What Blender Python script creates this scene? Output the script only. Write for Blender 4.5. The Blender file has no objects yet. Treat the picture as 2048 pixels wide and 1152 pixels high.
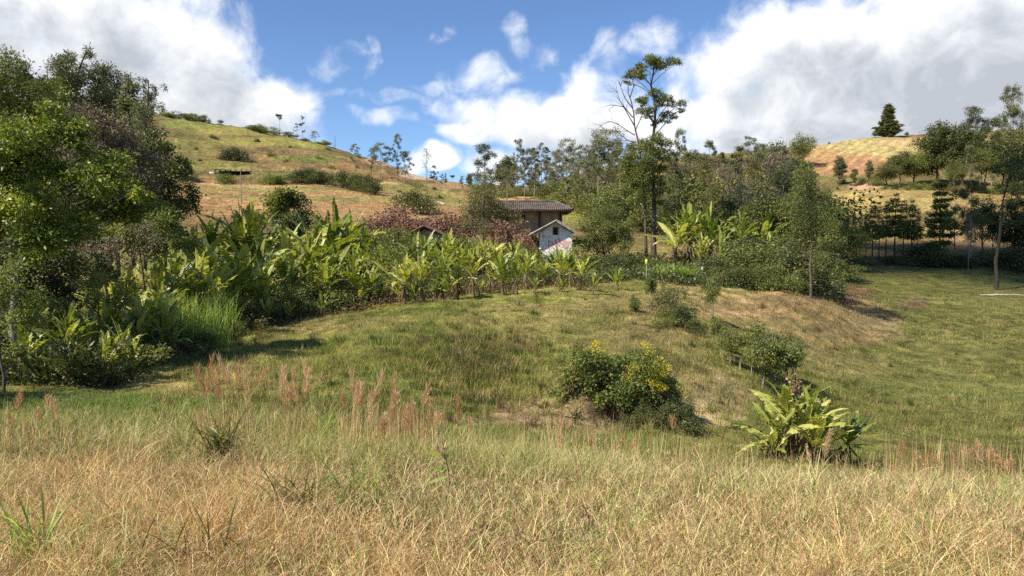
import bpy, math, random
import numpy as np
PI = math.pi
SC = bpy.context.scene
COL = SC.collection
F_PX = 1490.0; CX = 1024.0; CY = 576.0
PITCH = math.atan(76.0 / F_PX)
CAM = np.array([0.0, 0.0, 1.6])
FW = np.array([0.0, math.cos(PITCH), -math.sin(PITCH)]); UP = np.array([0.0, math.sin(PITCH), math.cos(PITCH)])
SUN = np.array([-0.60, -0.37, 0.71]); SUN = SUN / np.linalg.norm(SUN)

# ------------------------------------------------------------------ helpers
def world_at(px, py, Y):
    d = FW * F_PX + np.array([1.0, 0, 0]) * (px - CX) - UP * (py - CY)
    return CAM + d * (Y / d[1])

def project(x, y, z):
    qy = y; qz = z - CAM[2]
    zc = qy * FW[1] + qz * FW[2]; up = qy * UP[1] + qz * UP[2]
    zc = np.maximum(zc, 0.05)
    return CX + F_PX * x / zc, CY - F_PX * up / zc

def hash2(ix, iy, seed):
    n = (ix.astype(np.int64) * 374761393 + iy.astype(np.int64) * 668265263 + seed * 982451653) & 0x7fffffff
    n = ((n ^ (n >> 13)) * 1274126177) & 0x7fffffff
    return ((n ^ (n >> 16)) & 0xffff) / 65535.0

def vnoise(x, y, seed=0):
    ix = np.floor(x); iy = np.floor(y); fx = x - ix; fy = y - iy
    ix = ix.astype(np.int64); iy = iy.astype(np.int64)
    fx = fx * fx * (3 - 2 * fx); fy = fy * fy * (3 - 2 * fy)
    a = hash2(ix, iy, seed); b = hash2(ix + 1, iy, seed); c = hash2(ix, iy + 1, seed); d = hash2(ix + 1, iy + 1, seed)
    return (a * (1 - fx) + b * fx) * (1 - fy) + (c * (1 - fx) + d * fx) * fy

def fbm(x, y, seed=0, o=4):
    s = 0.0; a = 0.5
    for i in range(o):
        s = s + a * (vnoise(x * 2 ** i, y * 2 ** i, seed + i * 17) - 0.5); a *= 0.5
    return s                                    # about -0.45..0.45

def sstep(a, b, x):
    t = np.clip((x - a) / (b - a), 0, 1); return t * t * (3 - 2 * t)

# ------------------------------------------------------------------ terrain
D = np.array([1.0, 3.5, 6, 8, 11, 14, 18, 23, 30, 38, 48, 60, 75, 95, 120, 150, 190, 240, 320, 420])
ROWS = {   # image row at which the ground of each distance is seen, from 3.5 m on
 -400: [1152,960,885,830,790,750,690,640,590,540,490,440,390,340,290,250,220,180,260],
 0:    [1152,960,890,838,790,750,690,640,590,540,490,440,390,340,300,262,238,205,280],
 250:  [1152,955,888,838,800,752,695,650,600,550,500,455,410,370,325,280,245,226,290],
 400:  [1152,955,890,845,805,750,690,645,602,556,505,460,420,388,357,314,274,250,300],
 600:  [1152,955,893,848,800,745,685,632,600,562,515,468,425,392,360,330,304,286,320],
 750:  [1152,955,905,855,803,738,675,618,592,556,512,472,436,405,376,352,338,328,350],
 900:  [1152,955,915,868,825,745,672,612,590,556,515,478,446,415,394,380,374,372,385],
 1050: [1152,955,922,880,842,755,675,606,583,556,520,486,455,425,402,386,380,378,395],
 1200: [1152,955,930,888,862,760,685,610,580,552,522,488,455,420,394,368,350,345,370],
 1350: [1152,962,950,908,868,785,688,618,580,550,520,490,455,415,385,355,333,325,350],
 1450: [1152,966,956,920,872,808,715,645,590,552,522,492,460,420,385,352,328,316,340],
 1600: [1152,972,968,940,885,835,762,695,605,572,548,518,480,430,388,348,316,302,330],
 1750: [1152,978,978,955,902,852,792,730,662,606,566,518,480,400,365,332,300,284,310],
 1900: [1152,982,984,962,912,862,802,740,678,618,570,518,468,402,366,330,295,275,300],
 2048: [1152,985,988,968,916,866,806,744,682,624,572,518,470,415,376,335,290,268,290],
 2500: [1152,985,988,968,916,866,806,744,682,624,572,518,470,415,376,335,290,258,280],
}
def _table():
    us = []; zs = []
    for px, r in sorted(ROWS.items()):
        us.append((px - CX) / F_PX)
        z = [0.0]
        for Y, row in zip(D[1:], r[:-1] + [r[-2] + 75]):
            z.append(world_at(CX, row, Y)[2])
        zs.append(z)
    us = np.array(us); zs = np.array(zs)
    def hermite(xk, yk, x):                      # monotone-ish cubic along axis 0
        h = np.diff(xk); dlt = np.diff(yk, axis=0) / h[:, None]
        m = np.zeros_like(yk); m[0] = dlt[0]; m[-1] = dlt[-1]
        a, b = dlt[:-1], dlt[1:]
        same = (a * b) > 0
        m[1:-1] = np.where(same, 2 * a * b / np.where(same, a + b, 1), (a + b) * 0.12)
        i = np.clip(np.searchsorted(xk, x) - 1, 0, len(xk) - 2)
        t = ((x - xk[i]) / h[i])[:, None]; H = h[i][:, None]
        t = np.clip(t, 0, 1)
        return ((2*t**3 - 3*t**2 + 1) * yk[i] + (t**3 - 2*t**2 + t) * H * m[i] + (-2*t**3 + 3*t**2) * yk[i+1] + (t**3 - t**2) * H * m[i+1])
    LD = np.linspace(math.log(1.0), math.log(420.0), 500)
    A = hermite(np.log(D), zs.T, LD)             # 500 x cols
    U = np.linspace(us[0], us[-1], 360)
    B = hermite(us, A.T, U)                      # 360 x 500
    # soften the seams between the columns
    for _ in range(3):
        B[1:-1] = 0.25 * B[:-2] + 0.5 * B[1:-1] + 0.25 * B[2:]
    return U, LD, B
TU, TLD, TB = _table()

def ground(x, y):
    x = np.asarray(x, float); y = np.asarray(y, float)
    r = np.hypot(x, y) + 1e-6
    ye = np.maximum(y, 0.62 * r)
    ye = np.clip(ye, 1.0, 419.0)
    u = np.clip(x / np.maximum(ye, 0.5), TU[0], TU[-1] - 1e-6)
    fi = (u - TU[0]) / (TU[1] - TU[0]); i = np.clip(np.floor(fi).astype(int), 0, len(TU) - 2); fi = fi - i
    fj = (np.log(ye) - TLD[0]) / (TLD[1] - TLD[0]); j = np.clip(np.floor(fj).astype(int), 0, len(TLD) - 2); fj = fj - j
    z = (TB[i, j] * (1 - fi) * (1 - fj) + TB[i + 1, j] * fi * (1 - fj) + TB[i, j + 1] * (1 - fi) * fj + TB[i + 1, j + 1] * fi * fj)
    back = sstep(-0.55, 0.15, y / r)
    z = z * back + (0.25 * np.minimum(r, 30) / 30) * (1 - back)
    z = np.where(r > 640, z - (r - 640) * 0.05, z)
    amp = 0.10 * sstep(1.5, 5, r) + 0.28 * sstep(12, 35, r) + 1.3 * sstep(80, 200, r)
    z = z + fbm(x * 0.45, y * 0.45, 3) * (0.16 * sstep(1, 4, r) + .22 * sstep(15, 20, r) * (1 - sstep(50, 70, r))) + fbm(x * 0.13, y * 0.13, 9) * amp * 1.6
    z = z + fbm(x * 1.5, y * 1.5, 31, 3) * 0.25 * sstep(9, 16, r) * (1 - sstep(50, 80, r))
    # nose of the mound, cut to a low earth bank at its foot
    pu = x / np.maximum(y, 1) * F_PX + CX; edge = 14.75 + fbm(pu * 0.012, pu * 0 + 3.3, 13, 3) * 1.6
    z = z + (0.62 + .5 * fbm(x * 2.2, y * 2.2, 15, 3)) * sstep(1085, 1180, pu) * (1 - sstep(1290, 1410, pu)) * sstep(edge, edge + 0.7, y) * (1 - sstep(16.5, 20.5, y))
    # farming terraces on the left hill
    hill = sstep(95, 130, y) * sstep(0.05, -0.12, x / np.maximum(y, 1)) * (1 - sstep(250, 300, r))
    zt = z / 5.5 + fbm(x * 0.02, y * 0.02, 77) * 0.6
    fr = zt - np.floor(zt)
    z = z + hill * (np.where(fr < 0.8, -fr * 0.9, -0.72 + (fr - 0.8) * 3.6)) * 1.0
    return z

def gz(x, y): return float(ground(np.array([x]), np.array([y]))[0])
def ground_px(px, Y):
    x = (px - CX) / F_PX * Y * (1.0)
    return np.array([x, Y, gz(x, Y)])
def depth_at(px, py, y0=3.0, y1=300.0):
    Ys = np.exp(np.linspace(math.log(y0), math.log(y1), 900))
    xs = (px - CX) / F_PX * Ys
    _, rows = project(xs, Ys, ground(xs, Ys))
    k = np.argmax(rows <= py)
    return float(Ys[k]) if rows[k] <= py else y1

def crest(px):
    Ys = np.linspace(170, 420, 400); xs = (px - CX) / F_PX * Ys; _, rows = project(xs, Ys, ground(xs, Ys)); return float(Ys[int(np.argmin(rows))]) - 1.5
# ground colour: what grows or lies bare where, with some painted shade (linear RGB)
STRAW = (0.42, 0.29, 0.135); GREEN = (0.180, 0.205, 0.048); OLIVE = (0.270, 0.252, 0.075); TURF = (0.155, 0.155, 0.048)
BROWN = (0.26, 0.165, 0.085); ORANGE = (0.40, 0.245, 0.12); TAN = (0.52, 0.39, 0.20); HILL = (0.19, 0.15, 0.062); LIME = (0.29, 0.26, 0.08)
SOIL = (0.36, 0.20, 0.13)
BLOBS = [ # px, py, rx, ry, Ymin, Ymax, colour, weight
 (1240,830,125,30,13.5,16.2,(0.10,0.075,0.05),1.0),(1428,795,85,58,12,26,(.58,.45,.25),1.0),(1150,862,110,14,11,15,(.42,.32,.19),.8),(1385,760,50,60,13,26,(0.40,0.32,0.17),.75),(1080,835,110,34,10,20,(0.40,0.29,0.17),.9),(925,848,45,16,10,20,(0.50,0.38,0.2),.9),  # first blob: dark bank earth with the shade under the bush painted in
 (1020,690,40,14,16,30,(0.40,0.28,0.15),.7),(1230,690,90,40,16,30,(0.27,0.22,0.09),.6),(1200,625,120,40,20,40,(0.24,0.20,0.08),.5),
 (1330,700,90,90,14,34,(0.27,0.215,0.095),.7),(1500,600,170,48,25,60,(0.40,0.27,0.14),.85),(1420,575,120,26,28,60,(0.36,0.29,0.11),.8),(1640,640,150,60,22,55,(0.34,0.23,0.12),.8),
 (1560,680,120,50,20,48,(0.28,0.22,0.10),.7),(1760,650,60,36,22,55,(0.34,0.25,0.14),.6),(1330,640,60,50,22,50,(0.30,0.2,0.12),.5),(1690,590,60,24,25,60,(0.20,0.12,0.07),.8),  # last blob: painted cast shadow of the slim trunked tree
 (1830,605,30,14,25,80,(0.20,0.12,0.08),.8),(1700,730,80,30,18,40,(0.30,0.24,0.11),.5),(1880,700,120,30,18,50,(0.22,0.21,0.07),.5),(1480,790,60,40,12,26,(0.2,0.17,0.07),.5),
 (1990,880,180,60,6,16,(0.075,0.11,0.032),.6),(1900,780,200,40,8,30,(0.14,0.16,0.05),.5),
 (560,640,120,22,16,40,(0.28,0.22,0.10),.6),(700,640,160,16,16,40,(0.26,0.22,0.09),.5),(950,740,60,40,14,30,(0.13,0.15,0.03),.6),(850,690,90,30,14,34,(0.15,0.17,0.04),.5),
 (1040,600,110,12,22,48,(0.30,0.29,0.08),.7),(1190,560,60,12,30,60,(0.36,0.27,0.14),.6),
 (420,720,80,34,10,24,(0.085,0.10,0.03),.6),(160,800,150,20,8,20,(0.10,0.15,0.035),.6),(330,812,160,18,8,18,(0.14,0.20,0.04),.5),  # first blob: round ground shadow by the thicket, painted into the turf colour
 # left hill
 (600,400,300,46,70,140,ORANGE,1.0),(700,380,130,22,80,170,(0.42,0.27,0.13),.8),(500,366,120,14,80,150,(0.48,0.32,0.16),.8),(860,420,120,22,60,200,(0.40,0.24,0.13),.9),
 (900,398,130,16,60,240,(0.30,0.27,0.09),.8),(740,345,110,26,150,245,(0.34,0.19,0.10),.85),(640,300,130,16,150,245,(0.25,0.165,0.085),.8),(520,325,140,14,150,245,(0.24,0.16,0.075),.8),
 (380,300,60,30,150,250,(0.20,0.18,0.06),.7),(830,345,36,14,150,330,(0.55,0.42,0.30),.8),(770,322,40,10,150,330,(0.62,0.40,0.30),.9),(860,352,40,9,150,330,(0.60,0.44,0.32),.8),(900,372,60,8,120,330,(0.36,0.24,0.14),.7),
 (560,283,150,9,190,300,LIME,1.0),(480,262,120,9,190,300,LIME,.9),(650,290,60,9,190,300,LIME,.9),(380,248,70,10,190,300,(0.24,0.26,0.07),.9),
 (430,330,90,8,130,250,(0.22,0.21,0.06),.8),(620,318,80,7,130,250,(0.19,0.22,0.06),.8),(700,345,60,5,130,250,(0.26,0.23,0.08),.8),(800,375,60,9,90,250,(0.20,0.22,0.06),.6),
 (560,378,190,5,95,150,(.27,.25,.09),.85),(660,398,170,6,80,140,(.26,.24,.09),.8),(480,392,110,5,85,140,(.25,.22,.085),.7),(760,366,80,5,110,170,(.5,.38,.2),.7),
 # middle
 (1060,395,70,14,80,220,(0.48,0.30,0.15),.85),(960,392,60,10,80,220,(0.40,0.27,0.13),.8),(1180,420,90,16,60,140,(0.27,0.30,0.07),.9),(1160,440,60,12,60,120,(0.30,0.29,0.09),.7),
 (1250,412,70,9,70,150,(0.42,0.28,0.14),.8),(1190,460,50,14,55,90,(0.40,0.24,0.15),.5),(1150,385,120,16,120,240,(0.20,0.16,0.08),.8),(1190,515,60,14,45,80,(0.36,0.25,0.14),.7),
 # right hill
 (1760,300,170,26,150,400,(0.46,0.37,0.17),.9),(1700,330,100,24,120,300,(0.42,0.23,0.13),.9),(1850,285,110,10,170,400,(0.46,0.32,0.17),.9),(1640,320,60,30,120,300,(0.40,0.24,0.12),.8),
 (1700,360,60,12,100,190,(0.20,0.17,0.07),.6),(1730,372,36,9,90,190,(0.52,0.33,0.22),.9),(1760,405,140,26,80,160,(0.42,0.32,0.125),1.0),(1900,400,160,30,80,160,(0.38,0.28,0.12),.8),
 (1800,455,160,26,70,100,(0.34,0.28,0.11),.8),(1980,470,110,26,60,110,(0.40,0.27,0.15),.8),(1940,285,60,14,120,300,(0.50,0.34,0.18),.8),(1980,345,110,22,110,200,(0.24,0.2,0.09),.6),
 (2040,525,18,14,60,85,(0.45,0.30,0.2),.9),(1900,600,140,7,40,70,(0.20,0.20,0.08),.5),(1850,520,220,10,60,90,(0.07,0.09,0.03),.7),
]
def ground_col(x, y, z):
    px, py = project(x, y, z)
    n = fbm(x * 0.35, y * 0.35, 51); n2 = fbm(x * 0.05, y * 0.05, 61); n3 = fbm(x * 1.5, y * 1.5, 71)
    def lerp(a, b, t): return a * (1 - t[:, None]) + np.array(b) * t[:, None]
    c = np.tile(np.array(OLIVE), (len(x), 1))
    c = lerp(c, (0.31, 0.25, 0.10), sstep(-0.1, 0.3, n))
    c = lerp(c, GREEN, sstep(0.0, 0.25, -n))
    right = sstep(1380, 1700, px + n * 200) * (1 - sstep(62, 80, y))
    c = lerp(c, TURF, right * 0.8)
    c = lerp(c, (0.17, 0.17, 0.055), right * sstep(0.0, 0.25, n))
    low = (1 - sstep(13.5, 17, y + n * 2)) * (1 - sstep(1300, 1500, px))
    c = lerp(c, (0.165, 0.19, 0.052), low * 0.85)
    far = sstep(62, 80, y)
    c = lerp(c, HILL, far)
    c = lerp(c, (0.26, 0.17, 0.08), far * sstep(-0.05, 0.2, n2))
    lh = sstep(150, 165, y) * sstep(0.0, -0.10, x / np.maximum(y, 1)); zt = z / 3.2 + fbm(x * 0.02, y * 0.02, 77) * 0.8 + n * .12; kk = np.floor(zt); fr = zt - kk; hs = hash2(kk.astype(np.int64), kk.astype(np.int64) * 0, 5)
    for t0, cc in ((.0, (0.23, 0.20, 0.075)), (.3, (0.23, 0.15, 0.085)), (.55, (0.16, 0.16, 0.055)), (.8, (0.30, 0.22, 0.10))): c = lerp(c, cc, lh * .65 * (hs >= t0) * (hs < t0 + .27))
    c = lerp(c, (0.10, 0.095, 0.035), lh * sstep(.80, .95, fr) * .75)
    near = 1 - sstep(-1.0, 1.4, y + n * 3 - np.interp(px, [0, 400, 900, 1500, 2048], [8.3, 7.0, 5.9, 5.3, 5.0]))
    wob = n * 14
    qx = px + fbm(x * .2, y * .2, 91) * 60 * np.clip(30 / np.maximum(y, 1), .2, 1); qy = py + wob * np.clip(40 / np.maximum(y, 1), .2, 1.2)
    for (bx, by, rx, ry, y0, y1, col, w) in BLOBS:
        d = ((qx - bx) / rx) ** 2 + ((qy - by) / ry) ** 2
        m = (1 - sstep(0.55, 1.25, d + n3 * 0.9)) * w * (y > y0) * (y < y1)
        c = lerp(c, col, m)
    c = lerp(c, (0.20, 0.145, 0.07), near)
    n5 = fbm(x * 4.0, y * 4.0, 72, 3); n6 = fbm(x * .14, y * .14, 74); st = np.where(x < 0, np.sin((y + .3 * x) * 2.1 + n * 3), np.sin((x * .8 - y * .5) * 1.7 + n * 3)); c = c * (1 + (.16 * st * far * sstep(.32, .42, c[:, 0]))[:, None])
    c = c * (1 + 0.8 * n3[:, None] + 0.5 * n[:, None] + .4 * n6[:, None] + (1.1 * n5 * (1 - sstep(40, 70, y)))[:, None])
    return np.clip(c, 0.01, 0.9)

# ------------------------------------------------------------------ mesh building
def link(me_name, me, parent=None, loc=None):
    o = bpy.data.objects.new(me_name, me); COL.objects.link(o)
    if parent is not None: o.parent = parent
    if loc is not None: o.location = loc
    return o

class MB:
    def __init__(s): s.V = []; s.Q = []; s.T = []; s.A = []; s.n = 0; s.C = []
    def add(s, V, Q=None, T=None, var=0.5, col=None):
        V = np.asarray(V, float).reshape(-1, 3)
        if Q is not None and len(Q): s.Q.append(np.asarray(Q, int).reshape(-1, 4) + s.n)
        if T is not None and len(T): s.T.append(np.asarray(T, int).reshape(-1, 3) + s.n)
        s.V.append(V); s.n += len(V)
        s.A.append(np.broadcast_to(np.asarray(var, float), (len(V),)))
        if col is not None: s.C.append(col)
    def tube(s, P, R, k=5, var=0.5, cap=True):
        P = np.asarray(P, float); R = np.asarray(R, float); n = len(P)
        T = np.gradient(P, axis=0); T /= np.linalg.norm(T, axis=1)[:, None] + 1e-9
        ref = np.array([0.31, 0.95, 0.05]); ref = np.where(np.abs(T @ ref)[:, None] > 0.95, np.array([1.0, 0, 0.1]), ref)
        A = np.cross(T, ref); A /= np.linalg.norm(A, axis=1)[:, None] + 1e-9; B = np.cross(T, A)
        a = np.arange(k) * 2 * PI / k
        V = P[:, None, :] + R[:, None, None] * (A[:, None, :] * np.cos(a)[None, :, None] + B[:, None, :] * np.sin(a)[None, :, None])
        i = np.arange(n - 1)[:, None] * k; j = np.arange(k)[None, :]; j2 = (j + 1) % k
        Q = np.stack([i + j, i + j2, i + k + j2, i + k + j], -1).reshape(-1, 4)
        s.add(V.reshape(-1, 3), Q, None, var)
    def box(s, c, h, rz=0.0, var=0.5):
        c = np.array(c, float); hx, hy, hz = h
        v = np.array([[x, y, z] for x in (-hx, hx) for y in (-hy, hy) for z in (-hz, hz)], float)
        ca, sa = math.cos(rz), math.sin(rz); v = np.stack([v[:, 0] * ca - v[:, 1] * sa, v[:, 0] * sa + v[:, 1] * ca, v[:, 2]], 1) + c
        s.add(v, [[0,1,3,2],[4,6,7,5],[0,4,5,1],[2,3,7,6],[0,2,6,4],[1,5,7,3]], None, var)
    def build(s, name, mat, parent=None, smooth=False):
        me = s.mesh(name, mat, smooth); return link(name, me, parent)
    def mesh(s, name, mat, smooth=False):
        V = np.concatenate(s.V) if s.V else np.zeros((0, 3)); me = bpy.data.meshes.new(name)
        Q = np.concatenate(s.Q) if s.Q else np.zeros((0, 4), int); T = np.concatenate(s.T) if s.T else np.zeros((0, 3), int)
        me.vertices.add(len(V)); me.vertices.foreach_set('co', V.astype(np.float32).ravel())
        nl = Q.size + T.size; me.loops.add(nl); me.loops.foreach_set('vertex_index', np.concatenate([Q.ravel(), T.ravel()]).astype(np.int32))
        me.polygons.add(len(Q) + len(T))
        st = np.concatenate([np.arange(len(Q)) * 4, Q.size + np.arange(len(T)) * 3]).astype(np.int32)
        me.polygons.foreach_set('loop_start', st)
        if smooth: me.polygons.foreach_set('use_smooth', np.ones(len(Q) + len(T), bool))
        at = me.attributes.new('var', 'FLOAT', 'POINT'); at.data.foreach_set('value', np.concatenate(s.A).astype(np.float32))
        if s.C:
            cc = np.concatenate(s.C); cc = np.concatenate([cc, np.ones((len(cc), 1))], 1)
            ca = me.attributes.new('col', 'FLOAT_COLOR', 'POINT'); ca.data.foreach_set('color', cc.astype(np.float32).ravel())
        me.update(calc_edges=True); me.validate()
        if mat is not None: me.materials.append(mat)
        return me

# ------------------------------------------------------------------ materials
def newmat(name):
    m = bpy.data.materials.new(name); m.use_nodes = True; nt = m.node_tree; nt.nodes.clear()
    out = nt.nodes.new('ShaderNodeOutputMaterial'); return m, nt, out
def N(nt, t, **k):
    n = nt.nodes.new(t)
    for a, b in k.items(): setattr(n, a, b)
    return n
def ramp(nt, cols, fac):
    r = N(nt, 'ShaderNodeValToRGB'); e = r.color_ramp.elements
    while len(e) < len(cols): e.new(0.5)
    for i, (p, c) in enumerate(cols): e[i].position = p; e[i].color = (*c, 1)
    nt.links.new(fac, r.inputs[0]); return r.outputs[0]
def finish(nt, out, col, rough=0.6, trans=0.0, spec=0.3, tcol=None, bump=None, bs=0.3, bd=0.02):
    p = N(nt, 'ShaderNodeBsdfPrincipled'); L = nt.links
    L.new(col, p.inputs['Base Color']); p.inputs['Roughness'].default_value = rough; p.inputs['Specular IOR Level'].default_value = spec
    if bump is not None:
        b = N(nt, 'ShaderNodeBump'); b.inputs['Strength'].default_value = bs; b.inputs['Distance'].default_value = bd
        L.new(bump, b.inputs['Height']); L.new(b.outputs[0], p.inputs['Normal'])
    if trans > 0:
        t = N(nt, 'ShaderNodeBsdfTranslucent')
        mx = N(nt, 'ShaderNodeMix', data_type='RGBA', blend_type='MULTIPLY'); mx.inputs[0].default_value = 1.0
        L.new(col, mx.inputs[6]); mx.inputs[7].default_value = (*(tcol or (1.5, 1.6, 0.6)), 1)
        L.new(mx.outputs[2], t.inputs['Color'])
        ms = N(nt, 'ShaderNodeMixShader'); ms.inputs[0].default_value = trans
        L.new(p.outputs[0], ms.inputs[1]); L.new(t.outputs[0], ms.inputs[2]); L.new(ms.outputs[0], out.inputs[0])
    else: L.new(p.outputs[0], out.inputs[0])
    return p
LEAFK = dict(dark_leaf=1.6, mid_leaf=1.6, grey_leaf=1.7, olive_leaf=1.55, dry_leaf=1.3, shrub_leaf=1.6, banana_leaf=1.18, cane_leaf=1.35)
def leafmat(name, cols, trans=0.3, rough=0.55, spec=0.3, objvar=0.25, tcol=None):
    m, nt, out = newmat(name); L = nt.links
    a = N(nt, 'ShaderNodeAttribute', attribute_name='var'); oi = N(nt, 'ShaderNodeObjectInfo')
    s = N(nt, 'ShaderNodeMath', operation='MULTIPLY_ADD'); L.new(oi.outputs['Random'], s.inputs[0]); s.inputs[1].default_value = objvar
    sub = N(nt, 'ShaderNodeMath', operation='SUBTRACT'); L.new(a.outputs['Fac'], sub.inputs[0]); sub.inputs[1].default_value = objvar / 2
    L.new(sub.outputs[0], s.inputs[2])
    k = LEAFK.get(name, 1.0); c = ramp(nt, [(p, tuple(min(.8, v * k) for v in q)) for p, q in cols], s.outputs[0])
    finish(nt, out, c, rough, trans, spec, tcol); return m
def noisemat(name, cols, scale=8.0, rough=0.85, bs=0.4, bd=0.02, stretch=(1, 1, 1), detail=6, spec=0.2):
    m, nt, out = newmat(name); L = nt.links
    tc = N(nt, 'ShaderNodeTexCoord'); mp = N(nt, 'ShaderNodeMapping'); mp.inputs['Scale'].default_value = stretch
    L.new(tc.outputs['Object'], mp.inputs[0]); no = N(nt, 'ShaderNodeTexNoise'); no.inputs['Scale'].default_value = scale; no.inputs['Detail'].default_value = detail
    L.new(mp.outputs[0], no.inputs['Vector']); c = ramp(nt, cols, no.outputs[0])
    finish(nt, out, c, rough, 0, spec, None, no.outputs[0], bs, bd); return m

M = {}
M['banana'] = leafmat('banana_leaf', [(0.0, (0.042, 0.072, 0.014)), (0.38, (0.125, 0.158, 0.027)), (0.65, (0.28, 0.30, 0.056)), (1.0, (0.54, 0.50, 0.17))], 0.34, 0.42, 0.5, 0.3, (1.5, 1.5, 0.5))
M['banana_dry'] = leafmat('dry_banana_leaf', [(0.0, (0.07, 0.04, 0.022)), (0.6, (0.20, 0.12, 0.06)), (1.0, (0.42, 0.29, 0.17))], 0.15, 0.8, 0.2, 0.2, (1.2, 1.1, .8))
M['banana_stem'] = noisemat('banana_stem', [(0.3, (0.05, 0.035, 0.02)), (0.5, (0.13, 0.11, 0.045)), (0.7, (0.24, 0.17, 0.09))], 6, 0.7, .5, .02, (3, 3, .7))
M['bright'] = leafmat('bright_leaf', [(0.0, (0.04, 0.07, 0.012)), (0.4, (0.11, 0.15, 0.022)), (0.7, (0.26, 0.29, 0.045)), (1, (0.48, 0.46, 0.09))], 0.3, 0.45, 0.4)
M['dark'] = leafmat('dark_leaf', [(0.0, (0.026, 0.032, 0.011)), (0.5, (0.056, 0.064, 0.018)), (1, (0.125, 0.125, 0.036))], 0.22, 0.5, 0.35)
M['mid'] = leafmat('mid_leaf', [(0.0, (0.040, 0.050, 0.014)), (0.5, (0.095, 0.105, 0.026)), (1, (0.20, 0.195, 0.055))], 0.28, 0.5, 0.35)
M['grey'] = leafmat('grey_leaf', [(0.0, (0.048, 0.052, 0.024)), (0.5, (0.095, 0.098, 0.045)), (1, (0.18, 0.172, 0.085))], 0.22, 0.55, 0.3, tcol=(1.3, 1.4, .8))
M['olive'] = leafmat('olive_leaf', [(0.0, (0.055, 0.055, 0.018)), (0.5, (0.115, 0.11, 0.035)), (1, (0.20, 0.185, 0.06))], 0.25, 0.55, 0.3, tcol=(1.3, 1.3, .6))
M['dry'] = leafmat('dry_leaf', [(0.0, (0.09, 0.072, 0.048)), (0.5, (0.18, 0.148, 0.095)), (1, (0.28, 0.245, 0.15))], 0.15, 0.8, 0.1, tcol=(1.2, 1.1, .8))
M['red'] = leafmat('red_leaf', [(0.0, (0.12, 0.07, 0.05)), (0.5, (0.25, 0.145, 0.10)), (0.8, (0.38, 0.24, 0.165)), (1, (0.22, 0.21, 0.08))], 0.25, 0.6, 0.2, tcol=(1.4, 1, .8))
M['shrubmix'] = leafmat('shrub_leaf', [(0.0, (0.04, 0.055, 0.016)), (0.5, (0.10, 0.12, 0.03)), (0.8, (0.19, 0.18, 0.06)), (1, (0.28, 0.18, 0.07))], 0.25, 0.6, 0.2)
M['flower'] = leafmat('yellow_flower', [(0.0, (0.42, 0.34, 0.03)), (0.5, (0.66, 0.52, 0.03)), (1, (0.80, 0.68, 0.07))], 0.3, 0.6, 0.2, tcol=(1.1, 1.1, .5))
M['cane'] = leafmat('cane_leaf', [(0.0, (0.08, 0.12, 0.025)), (0.5, (0.17, 0.23, 0.05)), (1, (0.36, 0.38, 0.13))], 0.45, 0.5, 0.4)
M['plume'] = leafmat('plume', [(0.0, (0.34, 0.17, 0.07)), (0.5, (0.60, 0.37, 0.185)), (1, (0.84, 0.66, 0.40))], 0.35, 0.7, 0.15, 0.5, (1.1, 1, .9))
M['straw'] = leafmat('straw_stem', [(0.0, (0.22, 0.15, 0.07)), (0.5, (0.42, 0.31, 0.15)), (1, (0.62, 0.50, 0.28))], 0.2, 0.7, 0.2, tcol=(1.1, 1.1, .8))
M['bark'] = noisemat('bark', [(0.3, (0.05, 0.038, 0.028)), (0.6, (0.13, 0.10, 0.075)), (0.8, (0.22, 0.18, 0.14))], 7, 0.9, .6, .02, (3, 3, .6))
M['pale_bark'] = noisemat('pale_bark', [(0.3, (0.10, 0.08, 0.06)), (0.5, (0.24, 0.205, 0.165)), (0.75, (0.40, 0.36, 0.30))], 5, 0.85, .5, .02, (3, 3, .6))
M['dark_bark'] = noisemat('dark_bark', [(0.3, (0.028, 0.022, 0.018)), (0.7, (0.09, 0.07, 0.055))], 7, 0.9, .6, .02, (3, 3, .6))

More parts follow.
